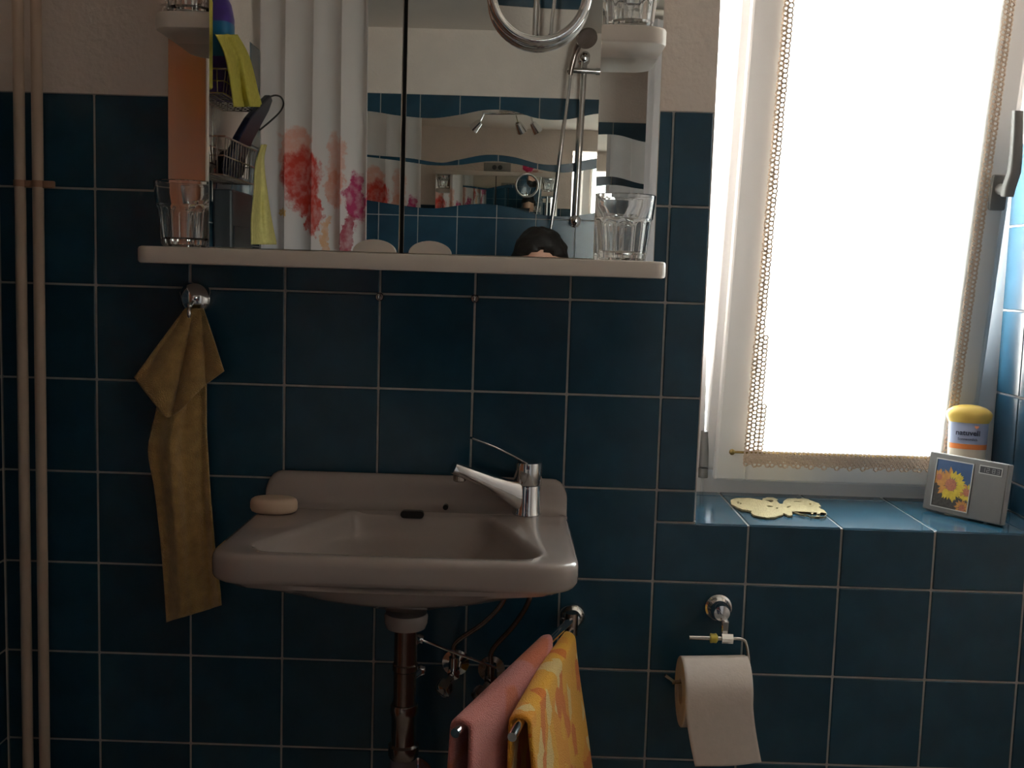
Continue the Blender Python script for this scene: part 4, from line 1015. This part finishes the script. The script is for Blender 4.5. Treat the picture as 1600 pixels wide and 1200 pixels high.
# ceiling spotlight bar (switched off)
sl = thing('ceiling_spotlight', (.56, -.75, ZC), 'chrome ceiling spotlight bar with three unlit spots, seen in the wavy mirror', 'spotlight')
f = MB(); f.tube(curve_pts([(.43, -.75, 2.212), (.50, -.735, 2.214), (.62, -.765, 2.214), (.70, -.75, 2.212)], 6), .0085, 12); f.lathe([(.045, 0), (.045, .016), (.03, .02)], (.565, -.75, ZC-.0005), (0,0,-1), 28); part(f, 'bar', CHROME, sl)
for x, dx, dy in ((.435, -.055, .03), (.615, .03, .05), (.695, .035, .02)):
    f = MB(); j = Vector((x, -.75, 2.205)); e = Vector((x+dx*.4, -.75+dy*.3, 2.160)); f.tube([j, e], .005, 8)
    ax_ = Vector((dx, dy, -.05)).normalized()
    f.lathe([(.010, -.012), (.017, -.008), (.022, .012), (.031, .050), (.029, .050), (.020, .014), (.001, .012)], e, ax_, 22); sp2 = part(f, 'spot', CHROME, sl)
    f = MB(); f.sphere(e+ax_*.034, .016, u=12, v=8); part(f, 'bulb', mat('frosted_bulb', (.6,.58,.54), .4) if 'frosted_bulb' not in MATS else MATS['frosted_bulb'], sp2)

# wire shower caddy on the left wall with its contents
cd = thing('wire_caddy', (XL, -1.33, 1.5), 'two-tier steel wire caddy on the left wall, seen in the left mirrored door', 'caddy')
BX0, BX1, BY0, BY1 = XL+.004, -.052, -1.475, -1.17
def basket(z0, z1, nm):
    f = MB(); r = .0018
    R4 = lambda z, e: [(BX0+e, BY0+e, z), (BX1-e, BY0+e, z), (BX1-e, BY1-e, z), (BX0+e, BY1-e, z)]
    f.tube(R4(z1, 0), .0026, 8, True); f.tube(R4((z0+z1)/2, .003), r, 6, True); f.tube(R4(z0, .006), r, 6, True)
    for k in range(13):
        y = lerp(BY0+.008, BY1-.008, k/12)
        f.tube([(BX1, y, z1), (BX1-.006, y, z0), (BX0+.006, y, z0), (BX0, y, z1)], r*.8, 6)
    for k in range(1, 5):
        x = lerp(BX0, BX1, k/5)
        f.tube([(x, BY0, z1), (x, BY0+.006, z0), (x, BY1-.006, z0), (x, BY1, z1)], r*.8, 6)
    part(f, nm, WIRE, cd)
basket(1.552, 1.642, 'lower_basket'); basket(1.745, 1.80, 'upper_basket')
f = MB()
for y in (-1.40, -1.24): f.tube([(BX0-.001, y, 1.50), (BX0-.001, y, 2.0)], .0028, 8)
part(f, 'back_wires', WIRE, cd)
c = rx(361, 20, -.075)
f = MB(); R_ = .5
def obox(c, prof, sq=.7, n_=32, yaw_=0., lean_=(0,0)):
    g = MB(); rs = []
    for z, a, b_ in prof:
        ring = []
        for t in [2*PI*k/n_ for k in range(n_)]:
            x = a*math.copysign(abs(math.cos(t))**sq, math.cos(t)); y = b_*math.copysign(abs(math.sin(t))**sq, math.sin(t))
            ring.append(Vector(c)+Vector((x*math.cos(yaw_)-y*math.sin(yaw_)+lean_[0]*z, x*math.sin(yaw_)+y*math.cos(yaw_)+lean_[1]*z, z)))
        rs.append(ring)
    g.rings(rs, True); return g
bt2 = thing('shampoo_bottle', (-.098, c.y, 1.7475), 'purple and blue bottle standing in the upper wire basket', 'bottle')
part(obox((-.098, c.y+.004, 1.7475), [(0, .026, .036), (.004, .029, .039), (.20, .029, .040), (.235, .022, .032), (.25, .014, .016)]), 'body', PURPLE, bt2)
part(obox((-.098, c.y+.004, 1.7475), [(.10, .0295, .0396), (.185, .0295, .0404)]), 'label', BLUE, bt2)
part(obox((-.098, c.y+.004, 1.9975), [(0, .015, .015), (.03, .014, .014), (.033, .010, .010)], 1), 'cap', NAVY, bt2)
part(obox((-.068, c.y+.004, 1.85), [(0, .002, .010), (.02, .002, .013), (.04, .002, .008)], 1), 'emblem', mat('beige_emblem', (.42,.30,.24), .5), bt2)
c = rx(333, 20, -.075)
bt3 = thing('yellow_bottle', (-.095, c.y+.018, 1.7475), 'slim yellow bottle at the front end of the upper wire basket', 'bottle')
part(obox((-.095, c.y+.018, 1.7475), [(0, .020, .022), (.004, .022, .0245), (.20, .022, .0245), (.225, .014, .015)]), 'body', YCLOTH, bt3); part(obox((-.095, c.y+.018, 1.9725), [(0, .012, .012), (.03, .011, .011)], 1), 'cap', YPLASTIC, bt3)
def hung(name, m, left, right, x, label, cat, amp=.010, nf=2.2, seed=0.):
    p0, p1 = left[0][1], left[-1][1]
    L_ = sorted((q[1], q[0]) for q in left); R_2 = sorted((q[1], q[0]) for q in right)
    def fn(u, v):
        py = lerp(p0, p1, v); px = lerp(interps(L_, py), interps(R_2, py), u)
        d = x+amp*math.sin(u*nf*2*PI+seed+v)*(.4+.6*v)+.004*math.sin(v*6+u*3)
        return rx(px, py, d)
    g = MB(); g.grid(fn, 30, 36)
    loc = fn(.5, .0); o = single(g, name, m, loc, label, cat); solid(o, .004); return o
hung('cleaning_cloth', YCLOTH, [(336,54),(350,82),(357,110),(362,140),(366,167)], [(369,52),(386,82),(395,110),(402,140),(409,165)], -.038, 'yellow cloth draped over the rim of the upper wire basket', 'cloth', .010, 1.6, .6)
hung('cleaning_cloth', YCLOTH2, [(408,226),(400,255),(397,300),(393,345),(393,382)], [(417,222),(412,250),(417,300),(424,345),(431,378)], -.036, 'pale yellow cloth hanging from the end of the lower wire basket', 'cloth', .007, 1.1, 1.5)
# dark brush-shaped holder with a wrist loop leaning in the lower basket
bpx = [(356,262),(364,240),(376,212),(392,184),(410,162),(424,148),(427,156),(420,176),(408,198),(396,220),(386,246),(378,276),(364,282)]
f = MB(); BRX = lambda py: lerp(-.034, -.088, (py-148)/134)
P = [rx(px, py, BRX(py)) for px, py in bpx]
f.prism(P, (-.020, 0, 0))
cbr = rx(390, 210, -.08); bs = thing('bath_brush', cbr, 'dark navy bath brush with a black wrist loop leaning in the lower wire basket', 'brush')
o = part(f, 'handle', NAVY, bs, False); md = o.modifiers.new('bev', 'BEVEL'); md.width = .006; md.segments = 2
f = MB(); f.tube(curve_pts([rx(px, py, BRX(py)-.008) for px, py in ((420,152),(430,149),(439,152),(443,162),(438,174),(424,188),(406,203))], 6), .0026, 8); part(f, 'wrist_loop', BLACK, bs)
f = MB(); c = rx(366, 268, -.10); f.sphere((-.105, c.y+.02, 1.597), .040, (.95, 1, 1), 24, 16)
for v in f.bm.verts:
    q = v.co-Vector((-.105, c.y+.02, 1.597)); v.co += q*.14*noise.noise(q*90)
single(f, 'bath_sponge', mat('dark_sponge', (.05,.035,.04), .95, var=.5, scale=90), (-.105, c.y+.02, 1.557), 'dark crumpled bath sponge lying in the lower wire basket', 'sponge')
dp = thing('soap_dispenser', (XL, -1.52, 1.38), 'dark grey wall box below the wire caddy, seen behind the pale yellow cloth', 'dispenser')
f = MB(); f.box((XL+.0005, -1.628, 1.33), (XL+.052, -1.413, 1.535), .006, 2); part(f, 'body', DGREY, dp, False)
f = MB(); f.box((XL+.0518, -1.615, 1.345), (XL+.055, -1.426, 1.44), .002); part(f, 'front_cover', DGREY, dp, False)

# ------------------------------------------------------------------ the photographer, seen only as the top of a head in the mirror
def skinned(V, E, R, root, sub=2):
    me = bpy.data.meshes.new('sk'); me.from_pydata(V, E, []); ob = bpy.data.objects.new('sk', me); COL.objects.link(ob)
    ob.modifiers.new('s', 'SKIN').use_smooth_shade = True
    sv = me.skin_vertices[0].data
    for i, r in enumerate(R): sv[i].radius = (r, r) if not isinstance(r, tuple) else r; sv[i].use_root = (i == root)
    su = ob.modifiers.new('u', 'SUBSURF'); su.levels = sub; su.render_levels = sub
    bpy.context.view_layer.update()
    m2 = bpy.data.meshes.new_from_object(ob.evaluated_get(bpy.context.evaluated_depsgraph_get()))
    bpy.data.objects.remove(ob); return m2
class Chain:
    def __init__(s): s.V = []; s.E = []; s.R = []
    def add(s, p, r, parent=None):
        s.V.append(Vector(p)); s.R.append(r); i = len(s.V)-1
        if parent is not None: s.E.append((parent, i))
        return i
PXC, PYC = .735, -2.06
pers = thing('person', (PXC, PYC, 0), 'dark-haired person behind the phone, only hair and forehead showing in the mirror', 'person')
C_ = Chain()
pel = C_.add((PXC, PYC, .80), (.125, .095))
wst = C_.add((PXC, PYC-.005, .93), (.105, .080), pel); ch = C_.add((PXC, PYC+.0, 1.07), (.120, .090), wst); nk0 = C_.add((PXC, PYC+.005, 1.175), (.060, .055), ch)
nk = C_.add((PXC, PYC+.025, 1.225), .045, nk0); hd = C_.add((PXC-.002, PYC+.055, 1.285), .050, nk)
legs = {}
for s_, sx in ((-1, 'l'), (1, 'r')):
    h = C_.add((PXC+s_*.085, PYC, .74), .080, pel); k = C_.add((PXC+s_*.095, PYC+.05, .42), .055, h); a = C_.add((PXC+s_*.10, PYC-.01, .075), .036, k); C_.add((PXC+s_*.105, PYC+.06, .040), .034, a); 
PH = Vector((.673, -1.682, 1.305))
hands = []
for s_, px_, hx_ in ((-1, .600, .605), (1, .748, .742)):
    sh_ = C_.add((PXC+s_*.135, PYC+.0, 1.135), .050, ch); el = C_.add((PXC+s_*.205, PYC+.03, .945), .038, sh_)
    wr = C_.add((px_+s_*.035, -1.775, 1.245), .024, el); pm = C_.add((px_+s_*.020, -1.735, 1.272), (.030, .016), wr); pk = C_.add((px_+s_*.014, -1.705, 1.300), (.030, .014), pm)
    for q in range(4):
        z = 1.325-.016*q; L_ = (.9, 1, .95, .78)[q]
        a = C_.add((px_+s_*.014, -1.684, z), .0085, pk); b2 = C_.add((px_+s_*.006, -1.664, z+.002), .0080, a); C_.add((px_-s_*.012*L_, -1.662, z+.003), .0070, b2)
    t1 = C_.add((px_+s_*.006, -1.722, 1.300), .0100, pm); t2 = C_.add((px_-s_*.008, -1.705, 1.318), .0090, t1); C_.add((px_-s_*.026, -1.699, 1.326), .0080, t2)
me = skinned(C_.V, C_.E, C_.R, 0)
bmx = bmesh.new(); bmx.from_mesh(me)
# head: an egg with brow, nose, mouth, ears; tilted down towards the phone
HC = Vector((PXC-.006, PYC+.075, 1.352)); HM = Matrix.Rotation(-.25, 3, 'X')
r_ = bmesh.ops.create_uvsphere(bmx, u_segments=40, v_segments=28, radius=1)
for v in r_['verts']:
    p = v.co.copy(); x, y, z = p.x*.074, p.y*.094, p.z*.112
    if z < 0: x *= 1-.28*(-z/.112)**1.5; y *= 1-.10*(-z/.112)
    if y > 0:
        y -= .010*math.exp(-((abs(x)-.030)**2)/.00018-((z+.002)**2)/.00016)      # eye sockets
        y += .020*math.exp(-(x*x)/.00010-((z+.030)**2)/.00030)                     # nose
        y += .006*math.exp(-(x*x)/.00040-((z+.062)**2)/.00006)-.004*math.exp(-(x*x)/.0005-((z+.068)**2)/.00001)
        y += .006*math.exp(-(x*x)/.0006-((z+.098)**2)/.0002)
    x += math.copysign(.012*math.exp(-((y+.002)**2)/.00016-((z+.012)**2)/.0006), x) if abs(p.x) > .8 else 0
    v.co = HC+HM @ Vector((x, y, z))
for s_ in (-1, 1):
    r_ = bmesh.ops.create_uvsphere(bmx, u_segments=12, v_segments=8, radius=.011)
    for v in r_['verts']: v.co = v.co+HC+HM @ Vector((s_*.030, .077, -.002))
for v in bmx.verts: v.co -= Vector((PXC, PYC, 0))
me2 = bpy.data.meshes.new('body'); bmx.to_mesh(me2); bmx.free(); me2.materials.append(SKIN)
for p in me2.polygons: p.use_smooth = True
o = bpy.data.objects.new('body', me2); COL.objects.link(o); o.parent = pers; WL[o.name] = base(pers)
def skin_part(V, E, R, name, m):
    me = skinned(V, E, R, 0)
    for v in me.vertices: v.co -= Vector((PXC, PYC, 0))
    me.materials.clear(); me.materials.append(m)
    o = bpy.data.objects.new(name, me); COL.objects.link(o); o.parent = pers; WL[o.name] = base(pers)
D_ = Chain(); a = D_.add((PXC, PYC, .78), (.150, .115)); b2 = D_.add((PXC, PYC-.005, .93), (.125, .098), a); c2 = D_.add((PXC, PYC, 1.07), (.138, .105), b2); D_.add((PXC, PYC+.006, 1.165), (.085, .07), c2)
for s_, px_ in ((-1, .600), (1, .748)):
    q = D_.add((PXC+s_*.138, PYC, 1.135), .064, c2); w = D_.add((PXC+s_*.205, PYC+.03, .945), .050, q); D_.add((lerp(PXC+s_*.205, px_+s_*.035, .75), lerp(PYC+.03, -1.775, .75), lerp(.945, 1.245, .75)), .038, w)
skin_part(D_.V, D_.E, D_.R, 'shirt', SHIRT)
D_ = Chain(); a = D_.add((PXC, PYC, .79), (.140, .108))
for s_ in (-1, 1):
    q = D_.add((PXC+s_*.085, PYC, .72), .096, a); w = D_.add((PXC+s_*.095, PYC+.05, .42), .070, q); D_.add((PXC+s_*.10, PYC-.008, .11), .054, w)
skin_part(D_.V, D_.E, D_.R, 'trousers', JEANS)
for s_ in (-1, 1):
    f = MB(); rs = []
    for y, w, h in ((-.075, .022, .05), (-.06, .034, .07), (0, .036, .075), (.06, .042, .055), (.11, .040, .042), (.14, .022, .028)):
        rs.append([Vector((PXC+s_*.105+w*math.cos(t), PYC+y, .001+h/2+h/2*math.sin(t))) for t in [2*PI*k/20 for k in range(20)]])
    f.rings(rs, True); part(f, 'shoe', SHOEM, pers)
f = MB(); f.sphere(HC+HM @ Vector((0, -.006, .020)), 1, (.089, .102, .112), 48, 36)
for v in list(f.bm.verts):
    q = HM.transposed() @ (v.co-HC)
    if q.y > .030 and q.z < .084-.35*abs(q.x)**1.0 or (q.z < -.075 and q.y > -.02):
        v.co = HC+HM @ (q*.62)
    else:
        d_ = noise.noise(v.co*38)+.5*noise.noise(v.co*85); v.co += HM @ q.normalized()*(.0095*d_+.002)
part(f, 'hair', HAIR, pers)
f = MB(); f.box((.603, -1.690, 1.272), (.747, -1.6815, 1.343), .004, 2)
ph = single(f, 'smartphone', mat('black_phone', (.02,.02,.022), .2), (.675, -1.686, 1.272), 'black phone held out in both hands by the photographer', 'phone', None, False)
